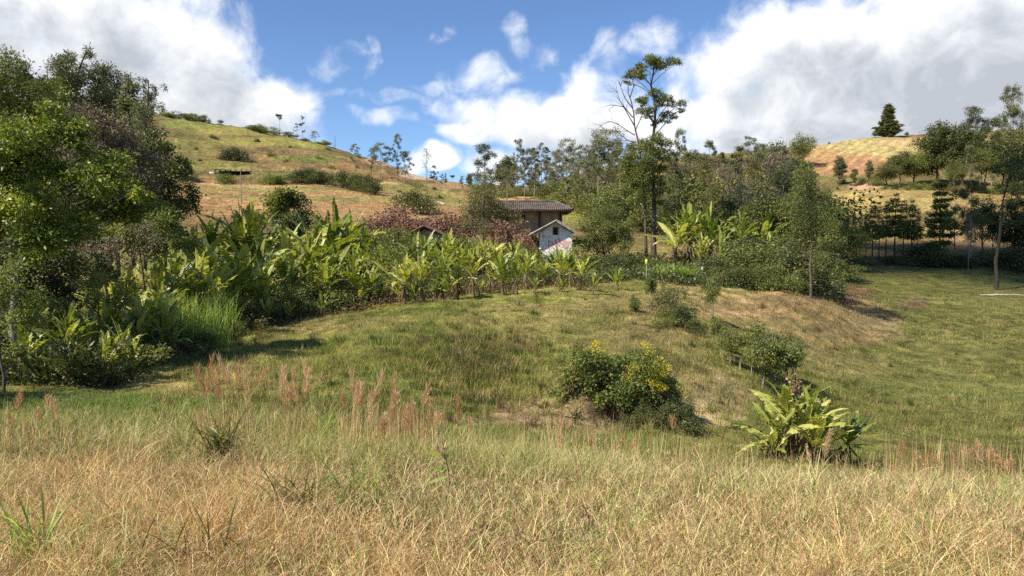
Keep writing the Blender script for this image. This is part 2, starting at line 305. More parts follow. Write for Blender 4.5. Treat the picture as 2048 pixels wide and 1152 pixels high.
def colmat(name, trans, rough=0.75, tcol=(1.25, 1.3, 0.7)):
    m, nt, out = newmat(name); a = N(nt, 'ShaderNodeAttribute', attribute_name='col')
    finish(nt, out, a.outputs['Color'], rough, trans, 0.2, tcol); return m
M['grass'] = colmat('grass_blade', 0.3)
def groundmat():
    m, nt, out = newmat('ground_soil_and_turf'); L = nt.links
    a = N(nt, 'ShaderNodeAttribute', attribute_name='col'); tc = N(nt, 'ShaderNodeTexCoord')
    n1 = N(nt, 'ShaderNodeTexNoise'); n1.inputs['Scale'].default_value = 1.1; n1.inputs['Detail'].default_value = 9; n1.inputs['Roughness'].default_value = 0.72
    n2 = N(nt, 'ShaderNodeTexNoise'); n2.inputs['Scale'].default_value = 9; n2.inputs['Detail'].default_value = 6; n2.inputs['Roughness'].default_value = .7
    L.new(tc.outputs['Object'], n1.inputs['Vector']); L.new(tc.outputs['Object'], n2.inputs['Vector'])
    r = ramp(nt, [(0.34, (0.42, 0.47, 0.38)), (0.5, (0.98, 0.98, 0.95)), (0.66, (1.55, 1.45, 1.3))], n1.outputs[0])
    r2 = ramp(nt, [(0.34, (0.6, 0.62, 0.55)), (0.66, (1.4, 1.36, 1.3))], n2.outputs[0])
    m1 = N(nt, 'ShaderNodeMix', data_type='RGBA', blend_type='MULTIPLY'); m1.inputs[0].default_value = 1; L.new(a.outputs['Color'], m1.inputs[6]); L.new(r, m1.inputs[7])
    m2 = N(nt, 'ShaderNodeMix', data_type='RGBA', blend_type='MULTIPLY'); m2.inputs[0].default_value = 1; L.new(m1.outputs[2], m2.inputs[6]); L.new(r2, m2.inputs[7])
    ad = N(nt, 'ShaderNodeMath', operation='ADD'); L.new(n1.outputs[0], ad.inputs[0]); L.new(n2.outputs[0], ad.inputs[1])
    finish(nt, out, m2.outputs[2], 0.95, 0, 0.1, None, ad.outputs[0], 0.9, 0.25); return m
M['ground'] = groundmat()

# ------------------------------------------------------------------ things
def tag(o, label=None, cat=None, group=None, kind=None):
    if label: o['label'] = label
    if cat: o['category'] = cat
    if group: o['group'] = group
    if kind: o['kind'] = kind
    return o
def thing(name, label, cat, loc, group=None, rz=0.0, scale=(1, 1, 1)):
    o = bpy.data.objects.new(name, None); COL.objects.link(o); o.empty_display_size = 0.2
    o.location = loc; o.rotation_euler = (0, 0, rz); o.scale = scale
    return tag(o, label, cat, group)

def build_terrain():
    a1 = np.radians(np.linspace(-40, 40, 760)); a2 = np.radians(np.linspace(40, 320, 90))[1:-1]
    ang = np.concatenate([a1, a2]); rad = np.concatenate([np.exp(np.linspace(math.log(0.35), math.log(30), 330))[:-1], np.exp(np.linspace(math.log(30), math.log(430), 330)), [520, 700, 1000, 1600, 2600]])
    Rg, Ag = np.meshgrid(rad, ang, indexing='ij'); x = (Rg * np.sin(Ag)).ravel(); y = (Rg * np.cos(Ag)).ravel()
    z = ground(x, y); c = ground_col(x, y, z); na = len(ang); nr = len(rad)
    i = (np.arange(nr - 1) * na)[:, None]; j = np.arange(na)[None, :]; j2 = (j + 1) % na
    Q = np.stack([i + j, i + na + j, i + na + j2, i + j2], -1).reshape(-1, 4)
    V = np.stack([x, y, z], 1); n0 = len(V); V = np.concatenate([V, [[0, 0, float(z[:na].mean())]]]); c = np.concatenate([c, c[:1]])
    jj = np.arange(na); T = np.stack([np.full(na, n0), jj, (jj + 1) % na], 1)
    b = MB(); b.add(V, Q, T, 0.5, c); o = b.build('ground', M['ground'], None, True); o['kind'] = 'structure'
    return o
build_terrain()

# ---- blades of grass, all vectorised
def blades(rng, X, Y, Z, H, W, lean, C, seg=2, az=None, curl=0.6):
    n = len(X); az = rng.uniform(0, 2 * PI, n) if az is None else az
    dx, dy = np.cos(az), np.sin(az); sa = rng.uniform(0, 2 * PI, n); sx, sy = np.cos(sa), np.sin(sa)
    b = MB(); rows = []; base = np.stack([X, Y, Z], 1)
    for k in range(seg):
        t = k / seg; w = W * (1 - 0.55 * t) * 0.5
        th = lean * (t ** (1 + curl))
        off = np.stack([dx * H * th, dy * H * th, H * t * np.sqrt(np.maximum(0.05, 1 - (lean * 0.75 * t) ** 2))], 1)
        s = np.stack([sx * w, sy * w, 0 * w], 1)
        rows += [base + off - s, base + off + s]
    off = np.stack([dx * H * lean, dy * H * lean, H * np.sqrt(np.maximum(0.05, 1 - (lean * 0.75) ** 2))], 1)
    rows.append(base + off); m = 2 * seg + 1
    V = np.stack(rows, 1).reshape(-1, 3); i = np.arange(n)[:, None] * m
    Q = np.concatenate([i + np.array([[2*k, 2*k+1, 2*k+3, 2*k+2]]) for k in range(seg - 1)]) if seg > 1 else None
    T = i + np.array([[2*seg-2, 2*seg-1, 2*seg]])
    shade = np.repeat(C, m, axis=0)
    b.add(V, Q, T, 0.5, shade); return b
def merge(dst, src):
    for V, A, C in zip(src.V, src.A, src.C): pass
    off = dst.n
    dst.V += src.V; dst.A += src.A; dst.C += src.C
    dst.Q += [q + off for q in src.Q]; dst.T += [t + off for t in src.T]; dst.n += src.n

def scatter(rng, n, y0, y1, p0=-160, p1=2210, power=1.0):
    u = rng.uniform(0, 1, n)
    if power == 1.0: Y = 1.0 / ((1 / y0) * (1 - u) + (1 / y1) * u)      # even over the rows of the picture
    else: Y = y0 + (y1 - y0) * u
    px = rng.uniform(p0, p1, n); x = (px - CX) / F_PX * Y
    return x, Y, px
def jit(rng, C, a=0.25):
    return np.clip(C * (1 + rng.normal(0, a, (len(C), 1))) * (1 + rng.normal(0, a * 0.3, C.shape)), 0.01, 0.9)
def tufted(rng, n, per, rad, y0, y1, p0=-160, p1=2210):
    tx, ty, px = scatter(rng, n, y0, y1, p0, p1)
    X = np.repeat(tx, per) + rng.normal(0, rad, n * per); Yy = np.repeat(ty, per) + rng.normal(0, rad, n * per)
    return X, Yy, np.repeat(rng.uniform(0, 1, n), per)

def build_grass():
    rng = np.random.default_rng(11)
    # dry meadow in front
    g = MB()
    def edge(px): return np.interp(px, [0, 330, 600, 900, 1500, 2048], [8.5, 7.6, 6.5, 6.0, 5.6, 5.2])
    n = 330000; X, Y, px = scatter(rng, n, 2.0, 9.6, -800, 2850); n1 = fbm(X * 1.1, Y * 1.1, 5); n2 = fbm(X * 0.4, Y * .4, 8); n3 = fbm(X * 3.1, Y * 3.1, 18, 3)
    ed = edge(px); dk = sstep(.03, .2, fbm(X * .75, Y * .55, 44)); keep = (rng.uniform(0, 1, n) < (1 - sstep(-.6, 1.0, Y - ed + n1 * 2)) * (1 - .35 * dk)) & (n3 > -0.13 - .2 * rng.uniform(0, 1, n)); dk = dk[keep]; X, Y, px, n1, n2, n3, ed = [v[keep] for v in (X, Y, px, n1, n2, n3, ed)]; n = len(X)
    H = rng.uniform(0.06, 0.25, n) * np.clip(1 + n1 * 2.2 + n3 * 1.6, .25, 2) * (1 - .35 * sstep(-2.0, 0, Y - ed)); Z = ground(X, Y)
    greenish = np.clip(sstep(0.02, 0.25, n2) * 0.75 + sstep(-2.2, -.2, Y - ed + n1 * 2.5) * 0.7 + sstep(4.2, 3.2, Y) * sstep(900, 200, px) * .4, 0, 1)
    pick = rng.uniform(0, 1, n); hue = rng.uniform(0, 1, (n, 1))
    C = np.array([0.64, 0.43, 0.18]) * (1 - hue) + np.array([0.82, 0.62, 0.31]) * hue
    C = np.where((rng.uniform(0, 1, n) < 0.20 + n1 * .4)[:, None], np.array([0.54, 0.30, 0.16]), C)
    C = np.where((rng.uniform(0, 1, n) < 0.14 - n3 * .3 + dk * .38)[:, None], np.array([0.16, 0.115, 0.055]), C)
    warm = sstep(1200, 600, px + n2 * 500)[:, None]; C = C * (1 - warm * np.array([0.02, 0.10, 0.08])); C = C * (1 - (1 - warm) * np.array([.02, -.01, .08]))
    gc = np.array([0.25, 0.27, 0.085]); isg = (pick < greenish * 0.5 + 0.07 + .22 * dk)[:, None]; C = np.where(isg, gc * (0.6 + 0.8 * hue), C)
    merge(g, blades(rng, X, Y, Z - 0.02, H, rng.uniform(0.0020, 0.0052, n), rng.uniform(0.35, 1.25, n), jit(rng, C, 0.26), 3, curl=.3))
    # lying, criss-crossing straw
    n = 23000; X, Y, px = scatter(rng, n, 2.0, 8.4, -800, 2850); n1 = fbm(X * 1.1, Y * 1.1, 5); keep = Y < edge(px) - .2; X, Y, px, n1 = X[keep], Y[keep], px[keep], n1[keep]; n = len(X); Z = ground(X, Y) + rng.uniform(0.03, 0.17, n) * (1 + n1)
    C = jit(rng, np.tile(np.array([0.72, 0.56, 0.28]), (n, 1)), 0.25)
    merge(g, blades(rng, X, Y, Z, rng.uniform(0.06, 0.22, n), rng.uniform(0.002, 0.0042, n), rng.uniform(0.9, 1.3, n), C, 3, curl=0.9))
    # seed heads: short slivers round thin stalk tips
    n = 14000; X, Y, px = scatter(rng, n, 2.2, 9.2, -800, 2850); keep = Y < edge(px) + .3; X, Y, px = X[keep], Y[keep], px[keep]; n = len(X); Z = ground(X, Y); H = rng.uniform(0.18, 0.36, n); ln = rng.uniform(0.3, 1.1, n); az = rng.uniform(0, 2 * PI, n)
    col = np.where((rng.uniform(0, 1, n) < 0.45)[:, None], np.array([0.44, 0.25, 0.16]), np.array([0.62, 0.48, 0.26]))
    merge(g, blades(rng, X, Y, Z, H, np.full(n, 0.0022), ln, jit(rng, col, .15), 3, az))
    per = 10; t = rng.uniform(0.66, 1.0, (n, per)); th = ln[:, None] * t ** 1.6
    SX = (X[:, None] + np.cos(az)[:, None] * H[:, None] * th + rng.normal(0, 0.008, (n, per))).ravel(); SY = (Y[:, None] + np.sin(az)[:, None] * H[:, None] * th + rng.normal(0, 0.008, (n, per))).ravel()
    SZ = (Z[:, None] + H[:, None] * t * np.sqrt(np.maximum(.05, 1 - (ln[:, None] * .75 * t) ** 2))).ravel()
    merge(g, blades(rng, SX, SY, SZ, rng.uniform(0.01, 0.035, n * per), np.full(n * per, 0.0035), rng.uniform(.1, 1.2, n * per), jit(rng, np.repeat(col, per, 0), .25), 1))
    tag(g.build('dry_grass', M['grass']), 'ankle high dry straw coloured grass covering the near bank', 'grass', None, 'stuff')
    g = MB()
    for k in range(620):      # coarse broad-bladed clumps
        Yc = 1 / rng.uniform(1 / 9.5, 1 / 2.6); pc = rng.uniform(-100, 2150); xc = (pc - CX) / F_PX * Yc; m = int(rng.integers(7, 26)); q = rng.uniform()
        if Yc > edge(pc) + 1.2: continue
        X = xc + rng.normal(0, .05, m); Y = Yc + rng.normal(0, .05, m)
        c = np.array([.22, .26, .07]) if q < .42 else np.array([.62, .50, .27]) if q < .7 else np.array([.30, .19, .10]) if q < .85 else np.array([.34, .38, .14])
        merge(g, blades(rng, X, Y, ground(X, Y), rng.uniform(.10, .28, m) * (1 + .4 * rng.uniform()), rng.uniform(.003, .008, m), rng.uniform(.25, 1.3, m), jit(rng, np.tile(c, (m, 1)), .22), 4, rng.normal(rng.uniform(0, 6.3), 1.2, m), curl=.8))
    tag(g.build('coarse_grass', M['grass']), 'scattered coarse broad bladed tufts poking out of the dry grass', 'grass', None, 'stuff')
    # taller green wispy grass along the lip of the bank
    g = MB(); n = 150000; X, Y, px = scatter(rng, n, 4.6, 12.5, -500, 2550)
    k1 = fbm(X * 0.5, Y * 0.5, 41)
    keep = (Y > np.interp(px, [0, 330, 600, 900, 1500, 2048], [8.4, 7.0, 6.0, 5.4, 5.0, 4.7]) + k1 * 2.0) & (Y < np.interp(px, [0, 300, 420, 1100, 1500, 2048], [10.0, 10.2, 11.8, 12.2, 10.5, 10.5]) + k1 * 3) & (rng.uniform(0, 1, n) < 0.55 + k1 * 1.4)
    X, Y, px, k1 = X[keep], Y[keep], px[keep], k1[keep]; n = len(X); Z = ground(X, Y)
    hue = rng.uniform(0, 1, (n, 1)); C = np.array([0.25, 0.28, 0.075]) * (1 - hue) + np.array([0.46, 0.43, 0.17]) * hue
    C = np.where((rng.uniform(0, 1, n) < 0.42 - k1)[:, None], np.array([0.60, 0.47, 0.24]), C)
    merge(g, blades(rng, X, Y, Z - 0.02, rng.uniform(0.1, 0.42, n) * (1 + k1) * np.interp(px, [0, 600, 1000, 1500, 2048], [1, .95, .7, .5, .5]), rng.uniform(0.002, 0.006, n), rng.uniform(0.2, 1.1, n), jit(rng, C, 0.25), 3))
    for (p0, p1_, y0, y1, m, h0, h1) in ((670, 890, 7.2, 8.8, 420, .25, .62), (530, 640, 7.6, 8.8, 120, .25, .62), (385, 505, 7.4, 8.6, 140, .25, .66), (1090, 1380, 7.2, 9.4, 260, .2, .6), (1780, 2080, 8.0, 10.4, 420, .3, .7), (-30, 130, 7.0, 8.0, 90, .2, .55), (900, 1100, 7.2, 9.0, 90, .2, .5), (1400, 1780, 7.2, 9.4, 130, .2, .5)):
        X = rng.uniform(p0, p1_, m); Y = rng.uniform(y0, y1, m); X = (X - CX) / F_PX * Y; c = np.where((rng.uniform(0, 1, m) < .55)[:, None], np.array([.50, .27, .13]), np.array([.58, .47, .24]))
        merge(g, blades(rng, X, Y, ground(X, Y), rng.uniform(h0, h1, m), rng.uniform(.004, .008, m), rng.uniform(.02, .22, m), jit(rng, c, .25), 3))
    tag(g.build('green_grass', M['grass']), 'taller wispy green grass along the lip of the bank', 'grass', None, 'stuff')
    # short pasture on mound and meadow
    g = MB()
    for (nt, per, rad, y0, y1, h0, h1, w, seg) in ((15000, 18, 0.075, 9.0, 20, 0.04, 0.12, 0.008, 2), (17000, 15, 0.12, 17, 40, 0.06, 0.17, 0.014, 1), (9000, 12, 0.30, 36, 80, 0.07, 0.2, 0.03, 1)):
        X, Y, tv = tufted(rng, int(nt * 1.2), per, rad, y0, y1, -350, 2400); Z = ground(X, Y); C = ground_col(X, Y, Z); n = len(X)
        nn = fbm(X * 0.6, Y * 0.6, 5); big = sstep(0.05, 0.35, nn)
        C = C * (1.2 + 0.7 * (tv[:, None] - 0.5)); 
        lime = (rng.uniform(0, 1, n) < 0.16)[:, None]; C = np.where(lime, C * np.array([1.35, 1.45, 1.0]), C)
        dryb = (rng.uniform(0, 1, n) < 0.13)[:, None]; C = np.where(dryb, np.array([0.42, 0.33, 0.17]), C)
        bare = sstep(.33, .42, C[:, 0] / 1.2); H = rng.uniform(h0, h1, n) * (0.6 + 1.2 * big + 1.2 * (tv > 0.86)) * (1 - .85 * bare); C = np.where((tv > 0.88)[:, None], C * np.array([.60, .68, .55]), C); C = np.where((tv < 0.10)[:, None], C * .3 + np.array([.44, .35, .18]) * .7, C)
        merge(g, blades(rng, X, Y, Z - 0.015, H, rng.uniform(0.7, 1.3, n) * w, rng.uniform(0.2, 1.0, n), jit(rng, C, 0.18), seg))
    # coarse dark green tussocks on the mound
    for k in range(1900):
        pxc = rng.uniform(300, 2080); rowc = rng.uniform(585, 870)
        if rng.uniform() < 0.35: pxc = rng.normal(950, 60); rowc = rng.normal(720, 30)
        Yc = depth_at(pxc, rowc); xc = (pxc - CX) / F_PX * Yc; m = 70
        m = int(rng.integers(14, 60)); sd = rng.uniform(.05, .2); X = xc + rng.normal(0, sd, m); Y = Yc + rng.normal(0, sd, m); Z = ground(X, Y)
        c = np.array([0.075, 0.095, 0.02]) if rng.uniform() < .45 else np.array([0.30, 0.29, 0.08]) if rng.uniform() < .5 else np.array([.42, .31, .15]) if rng.uniform() < .6 else np.array([.16, .10, .055])
        merge(g, blades(rng, X, Y, Z, rng.uniform(0.06, 0.26, m) * rng.uniform(.5, 1.5), np.full(m, 0.011), rng.uniform(0.2, 0.9, m), jit(rng, np.tile(c, (m, 1)), .2), 2))
    tag(g.build('pasture_grass', M['grass']), 'short cropped green pasture over mound and meadow', 'grass', None, 'stuff')
    # long grass and crops on the hills
    g = MB(); nt, per = 15000, 9
    X, Y, tv = tufted(rng, nt, per, 0.55, 76, 245); Z = ground(X, Y); C = ground_col(X, Y, Z); n = len(X)
    lum = C[:, 1] / (C[:, 0] + 1e-6)
    H = rng.uniform(0.2, 0.6, n) * (0.5 + 1.2 * sstep(.85, 1.0, lum)) * (1 + (tv > 0.9) * 0.7) * np.clip(Y / 150, .6, 1.3)
    merge(g, blades(rng, X, Y, Z - 0.05, H, rng.uniform(0.06, 0.16, n), rng.uniform(0.1, 0.7, n), jit(rng, C * 1.12, 0.2), 1))
    tag(g.build('hillside_grass', M['grass']), 'rough grass and stubble over the far slopes', 'grass', None, 'stuff')
build_grass()

# ------------------------------------------------------------------ trees
def rdir(rng, n):
    v = rng.normal(0, 1, (n, 3)); return v / (np.linalg.norm(v, axis=1)[:, None] + 1e-9)
def leaf_kites(b, rng, P, Dv, L, W, var, updir=0.4):
    n = len(P); d = Dv / (np.linalg.norm(Dv, axis=1)[:, None] + 1e-9)
    nr = rdir(rng, n) + np.array([0, 0, updir]); s = np.cross(d, nr); s /= np.linalg.norm(s, axis=1)[:, None] + 1e-9
    nn = np.cross(s, d)
    L = np.broadcast_to(L, (n,))[:, None]; W = np.broadcast_to(W, (n,))[:, None]
    f = rng.uniform(-0.1, 0.25, (n, 1))
    V = np.stack([P, P + d * L * 0.45 + s * W * 0.5 + nn * L * f * .3, P + d * L, P + d * L * 0.45 - s * W * 0.5 + nn * L * f * .3], 1).reshape(-1, 3)
    Q = np.arange(n)[:, None] * 4 + np.arange(4)[None]
    b.add(V, Q, None, np.repeat(np.clip(var, 0, 1), 4))
def crown_mesh(rng, clumps, n, leaf, asp=0.45, sub=9, sig=0.28, flat=0.75, droop=0.2, b=None, vbias=0.0, vamp=0.5):
    b = b or MB(); rm = np.mean([c[3] for c in clumps]); subs = []
    for (cx, cy, cz, r) in clumps:
        c = np.array([cx, cy, cz]); k = max(3, int(sub * (r / rm)))
        S = c + rdir(rng, k) * (r * rng.uniform(0.25, 1.0, (k, 1)) ** 0.6) * np.array([1, 1, flat]); subs.append((c, r, S))
        m = max(8, int(n * (r / rm) ** 2)); i = rng.integers(0, k, m)
        P = S[i] + rng.normal(0, sig * r, (m, 3)) * np.array([1, 1, flat])
        sv = rng.uniform(-0.25, 0.25, k)[i]
        Dv = (P - c) / r * 0.6 + rdir(rng, m) + np.array([0, 0, -droop])
        L = leaf * rng.uniform(0.6, 1.35, m)
        leaf_kites(b, rng, P, Dv, L, L * asp, 0.45 + vbias + sv * vamp * 1.2 + rng.normal(0, 0.17, m) + rng.uniform(-.12, .12))
    return b, subs
def wood_mesh(rng, trunk, r0, subs, zmin=0.25, twigs=3, b=None, k0=8, rend=0.25, curv=0.3):
    b = b or MB(); trunk = np.asarray(trunk, float); n = 12
    t = np.linspace(0, 1, len(trunk)); tt = np.linspace(0, 1, n * 1); P = np.stack([np.interp(tt, t, trunk[:, a]) for a in range(3)], 1)
    P[1:-1] += rng.normal(0, r0 * 0.35, (len(P) - 2, 3)) * np.array([1, 1, 0.2]); R = r0 * (1 - (1 - rend) * tt ** 0.8); R[0] *= 1.35
    b.tube(P, R, k0); H = P[-1, 2]
    for (c, r, S) in subs:
        hd = math.hypot(c[0] - P[-1, 0], c[1] - P[-1, 1]); za = min(max(c[2] - 0.75 * hd - 0.3 * r, H * zmin), H * 0.98)
        i = int(np.argmin(np.abs(P[:, 2] - za))); a = P[i]; ra = max(0.35 * R[i], 0.004)
        mid = (a + c) / 2 + np.array([0, 0, curv * 0.4 * np.linalg.norm(c - a)]) * (1 if c[2] - a[2] < np.linalg.norm(c - a) * .8 else 0.2) + rng.normal(0, 0.06, 3) * np.linalg.norm(c - a)
        u = np.linspace(0, 1, 6)[:, None]; Q = a * (1 - u) ** 2 + 2 * mid * u * (1 - u) + c * u ** 2
        b.tube(Q, ra * (1 - 0.65 * u[:, 0]), 5)
        for s in S[:twigs]:
            q0 = Q[rng.integers(2, 6)]; u2 = np.linspace(0, 1, 4)[:, None]; m2 = (q0 + s) / 2 + rng.normal(0, .1, 3) * r
            b.tube(q0 * (1 - u2) ** 2 + 2 * m2 * u2 * (1 - u2) + s * u2 ** 2, ra * 0.35 * (1 - 0.7 * u2[:, 0]), 3)
    return b
def twig_bush(rng, b, c, n, L, r, up=0.6):
    c = np.array(c, float)
    for _ in range(n):
        d = rdir(rng, 1)[0]; d[2] = abs(d[2]) * up + up * 0.4; d /= np.linalg.norm(d)
        ll = L * rng.uniform(0.5, 1.1); p = [c]; q = c.copy()
        for k in range(4): d = d + rng.normal(0, 0.22, 3); d /= np.linalg.norm(d); q = q + d * ll / 4; p.append(q.copy())
        b.tube(p, r * np.linspace(1, .2, 5), 3)
        for _ in range(3):
            i = rng.integers(1, 4); e = d + rng.normal(0, .6, 3); e /= np.linalg.norm(e)
            b.tube([p[i], p[i] + e * ll * .18 + [0, 0, .02 * ll], p[i] + e * ll * .36], [r * .5, r * .35, r * .1], 3)

# --- prototype meshes: unit = metres, each a dict h, trunk mesh, crown mesh
def P_broad(seed, h=6.0, w=4.4, bare=0.25, nc=20, n=420, leaf=0.17, r0=0.13, leafn='mid', bark='bark', top=1.0, crf=0.2, asp=.45):
    rng = np.random.default_rng(seed); cl = []; zc = h * (bare + 1) / 2; hz = h * (1 - bare) / 2
    for _ in range(nc):
        d = rdir(rng, 1)[0] * rng.uniform(0.35, 0.95) ** 0.6; f = 1 - 0.35 * top * max(0, d[2])
        r = w * crf * rng.uniform(0.65, 1.25)
        cl.append((d[0] * (w / 2 - r * .6) * f, d[1] * (w / 2 - r * .6) * f, zc + d[2] * (hz - r * .6), r))
    cb, subs = crown_mesh(rng, cl, n, leaf, asp)
    tr = [(0, 0, -0.3), (rng.normal(0, .1), rng.normal(0, .1), h * .35), (rng.normal(0, .2), rng.normal(0, .2), h * .85)]
    wb = wood_mesh(rng, tr, r0, subs, bare * 0.7)
    return dict(h=h, parts=[('trunk', wb.mesh('trunk', M[bark], True)), ('crown', cb.mesh('crown', M[leafn]))])
def P_euc(seed, h=9.0, w=3.4, bare=0.35, nc=16, n=170, leaf=0.17, leafn='grey', bark='pale_bark', r0=0.11, kind='cone', lean=0.0):
    rng = np.random.default_rng(seed); cl = []; nc = int(nc * 1.4); n = int(n * 1.25)
    for i in range(nc):
        t = bare + (1 - bare) * ((i + rng.uniform(0, 1)) / nc) ** 0.85
        if kind == 'cone': rad = w / 2 * math.sin(min(PI, PI * (1.06 - t) / (1.06 - bare) * 0.62 + 0.15)) * rng.uniform(0.35, 1.0)
        elif kind == 'umb': t = 0.80 + 0.2 * rng.uniform(0, 1); rad = w / 2 * rng.uniform(0.1, 1.0); t = 0.97 - 0.12 * (rad / (w / 2)) ** 2 - rng.uniform(0, .04)
        else: t = rng.choice([bare + .1, bare + (1 - bare) * .5, .92]) + rng.normal(0, .035); rad = w / 2 * rng.uniform(0.15, 0.95) * (0.65 if t > .8 else 1)
        a = rng.uniform(0, 2 * PI); r = w * 0.10 * rng.uniform(0.6, 1.5)
        cl.append((rad * math.cos(a) + lean * t, rad * math.sin(a), min(h * t, h - r * .6), r))
    cb, subs = crown_mesh(rng, cl, n, leaf, 0.33, 7, 0.33, 0.8, 0.6)
    tr = [(0, 0, -0.4), (lean * .3 + rng.normal(0, .12), rng.normal(0, .1), h * .4), (lean * .9, rng.normal(0, .15), h * .93)]
    wb = wood_mesh(rng, tr, r0, subs, bare * .8, 3, k0=7, rend=.15)
    return dict(h=h, parts=[('trunk', wb.mesh('trunk', M[bark], True)), ('crown', cb.mesh('crown', M[leafn]))])
def P_bush(seed, h=2.0, w=3.0, nc=14, n=300, leaf=0.11, leafn='mid', twig=True, asp=.5):
    rng = np.random.default_rng(seed); cl = []
    for _ in range(nc):
        a = rng.uniform(0, 2 * PI); rr = rng.uniform(0, 1) ** .6; r = min(w, h * 1.6) * 0.18 * rng.uniform(.7, 1.25)
        zt = h * (1 - 0.55 * rr ** 2) * rng.uniform(0.35, 1.0)
        cl.append((rr * (w / 2 - r * .7) * math.cos(a), rr * (w / 2 - r * .7) * math.sin(a), max(r * .6, zt - r * .5), r))
    cb, subs = crown_mesh(rng, cl, n, leaf, asp)
    wb = MB(); 
    for (c, r, S) in subs:
        u = np.linspace(0, 1, 5)[:, None]; a = np.array([rng.normal(0, .12), rng.normal(0, .12), -0.1]); mid = np.array([c[0] * .4, c[1] * .4, c[2] * .7])
        wb.tube(a * (1 - u) ** 2 + 2 * mid * u * (1 - u) + c * u ** 2, 0.022 * (1 - .6 * u[:, 0]), 4)
        for s in S[:3]: wb.tube([c, (c + s) / 2 + rng.normal(0, .04, 3), s + (s - c) * .25], [.009, .006, .003], 3)
    return dict(h=h, parts=[('stems', wb.mesh('stems', M['bark'], True)), ('foliage', cb.mesh('foliage', M[leafn]))])
def P_conifer(seed, h=8.0, w=3.6, bare=0.36, tiers=15, leafn='dark', flat=False, bark='dark_bark', dens=1.0, sprig=.2):
    rng = np.random.default_rng(seed); wb = MB(); cb = MB(); tr = np.array([(0, 0, -.3), (0.03, 0, h * .5), (0.02, .02, h)])
    t = np.linspace(0, 1, 10); P = np.stack([np.interp(t, [0, .5, 1], tr[:, a]) for a in range(3)], 1); wb.tube(P, 0.10 * (1 - .85 * t), 7)
    for i in range(tiers):
        f = (i + (0 if flat else rng.uniform(0, .5))) / tiers; z = h * (bare + (0.97 - bare) * min(.99, f + rng.uniform(-.02, .02))); L = w / 2 * ((1 - f ** 2.2) * .85 if flat else (1 - f) ** 0.75) * (0.75 + .25 * math.sin(f * 9)) * rng.uniform(.8, 1.1) + 0.15
        if f < .12: L *= .75
        nb = 9 if flat else 7
        for k in range(nb):
            a = 2 * PI * (k + rng.uniform(-.3, .3)) / nb; l = L * rng.uniform(.45, 1.2); up = rng.uniform(-.12, .2) if flat else rng.uniform(-.3, .2)
            u = np.linspace(0, 1, 5)[:, None]; dirv = np.array([math.cos(a), math.sin(a), up])
            Q = np.array([0.02, 0, z]) + dirv * l * u + np.array([0, 0, 1]) * (0.10 * l * u ** 2); wb.tube(Q, .022 * (1 - .8 * u[:, 0]), 3)
            m = int(46 * l * dens) + 6; s = rng.uniform(0.18, 1, m); Pp = np.array([0.02, 0, z]) + dirv * l * s[:, None] + np.array([0, 0, 1]) * (0.10 * l * s[:, None] ** 2)
            side = np.array([-math.sin(a), math.cos(a), 0]); sg = rng.choice([-1, 1], m)[:, None]
            Dv = side * sg * rng.uniform(.4, 1, (m, 1)) + dirv * .8 + rng.normal(0, .4, (m, 3)); Pp = Pp + rng.normal(0, .05, (m, 3)) * [1, 1, 2]
            LL = sprig * rng.uniform(.7, 1.5, m) * (1.15 - .5 * s) * (1 + l * .35)
            leaf_kites(cb, rng, Pp, Dv, LL, LL * .32, rng.uniform(.15, .85, m), .8)
    return dict(h=h, parts=[('trunk', wb.mesh('trunk', M[bark], True)), ('crown', cb.mesh('crown', M[leafn]))])
def P_bare(seed, h=7.0, bark='bark', n=26, leafn=None, spread=.5):
    rng = np.random.default_rng(seed); b = MB(); z = np.linspace(0, h, 9); P = np.stack([np.cumsum(rng.normal(0, .07, 9)), np.cumsum(rng.normal(0, .07, 9)), z - .2], 1); b.tube(P, np.linspace(.09, .012, 9), 6)
    cl = []
    for i in range(n):
        k = rng.integers(3, 8); a = rng.uniform(0, 2 * PI); l = (h - z[k]) * spread * rng.uniform(.5, 1) + .5; q = P[k] + (P[k + 1] - P[k]) * rng.uniform(0, 1); d = np.array([math.cos(a), math.sin(a), 1.1]); pts = [q]
        for s in range(5): d = d + rng.normal(0, .18, 3) + np.array([0, 0, -.12]); d /= np.linalg.norm(d); q = q + d * l / 5; pts.append(q)
        b.tube(pts, np.linspace(.03, .006, 6), 4)
        for _ in range(5):
            j = rng.integers(1, 5); e = d + rng.normal(0, .7, 3); e /= np.linalg.norm(e); p0 = pts[j]; p1 = p0 + e * l * .18; p2 = p1 + (e + [0, 0, -.2]) * l * .16; b.tube([p0, p1, p2], [.012, .008, .004], 3); cl.append((*p2, .18))
    parts = [('trunk', b.mesh('trunk', M[bark], True))]
    if leafn: cb, _ = crown_mesh(rng, cl, 14, .10, .4, 3, .5, 1); parts.append(('crown', cb.mesh('crown', M[leafn])))
    return dict(h=h, parts=parts)
def P_sapling(seed, h=2.6, w=1.5):
    rng = np.random.default_rng(seed); cl = []
    for _ in range(15):
        d = rdir(rng, 1)[0]; rr = rng.uniform(.2, 1); cl.append((d[0] * w * .4 * rr, d[1] * w * .4 * rr, h * .60 + d[2] * h * .34 * rr, w * .15 * rng.uniform(.7, 1.3)))
    cb, subs = crown_mesh(rng, cl, 190, .085, .5, 6, .4, .9)
    wb = MB()
    for s in range(2):
        o = rng.normal(0, .05, 3); wood_mesh(rng, [(o[0], o[1], -.1), (o[0] * 2 + rng.normal(0, .05), o[1], h * .4), (rng.normal(0, .1), rng.normal(0, .1), h * .85)], .026, subs[s::2], .3, 2, wb, 6)
    return dict(h=h, parts=[('trunk', wb.mesh('trunk', M['pale_bark'], True)), ('crown', cb.mesh('crown', M['mid']))])

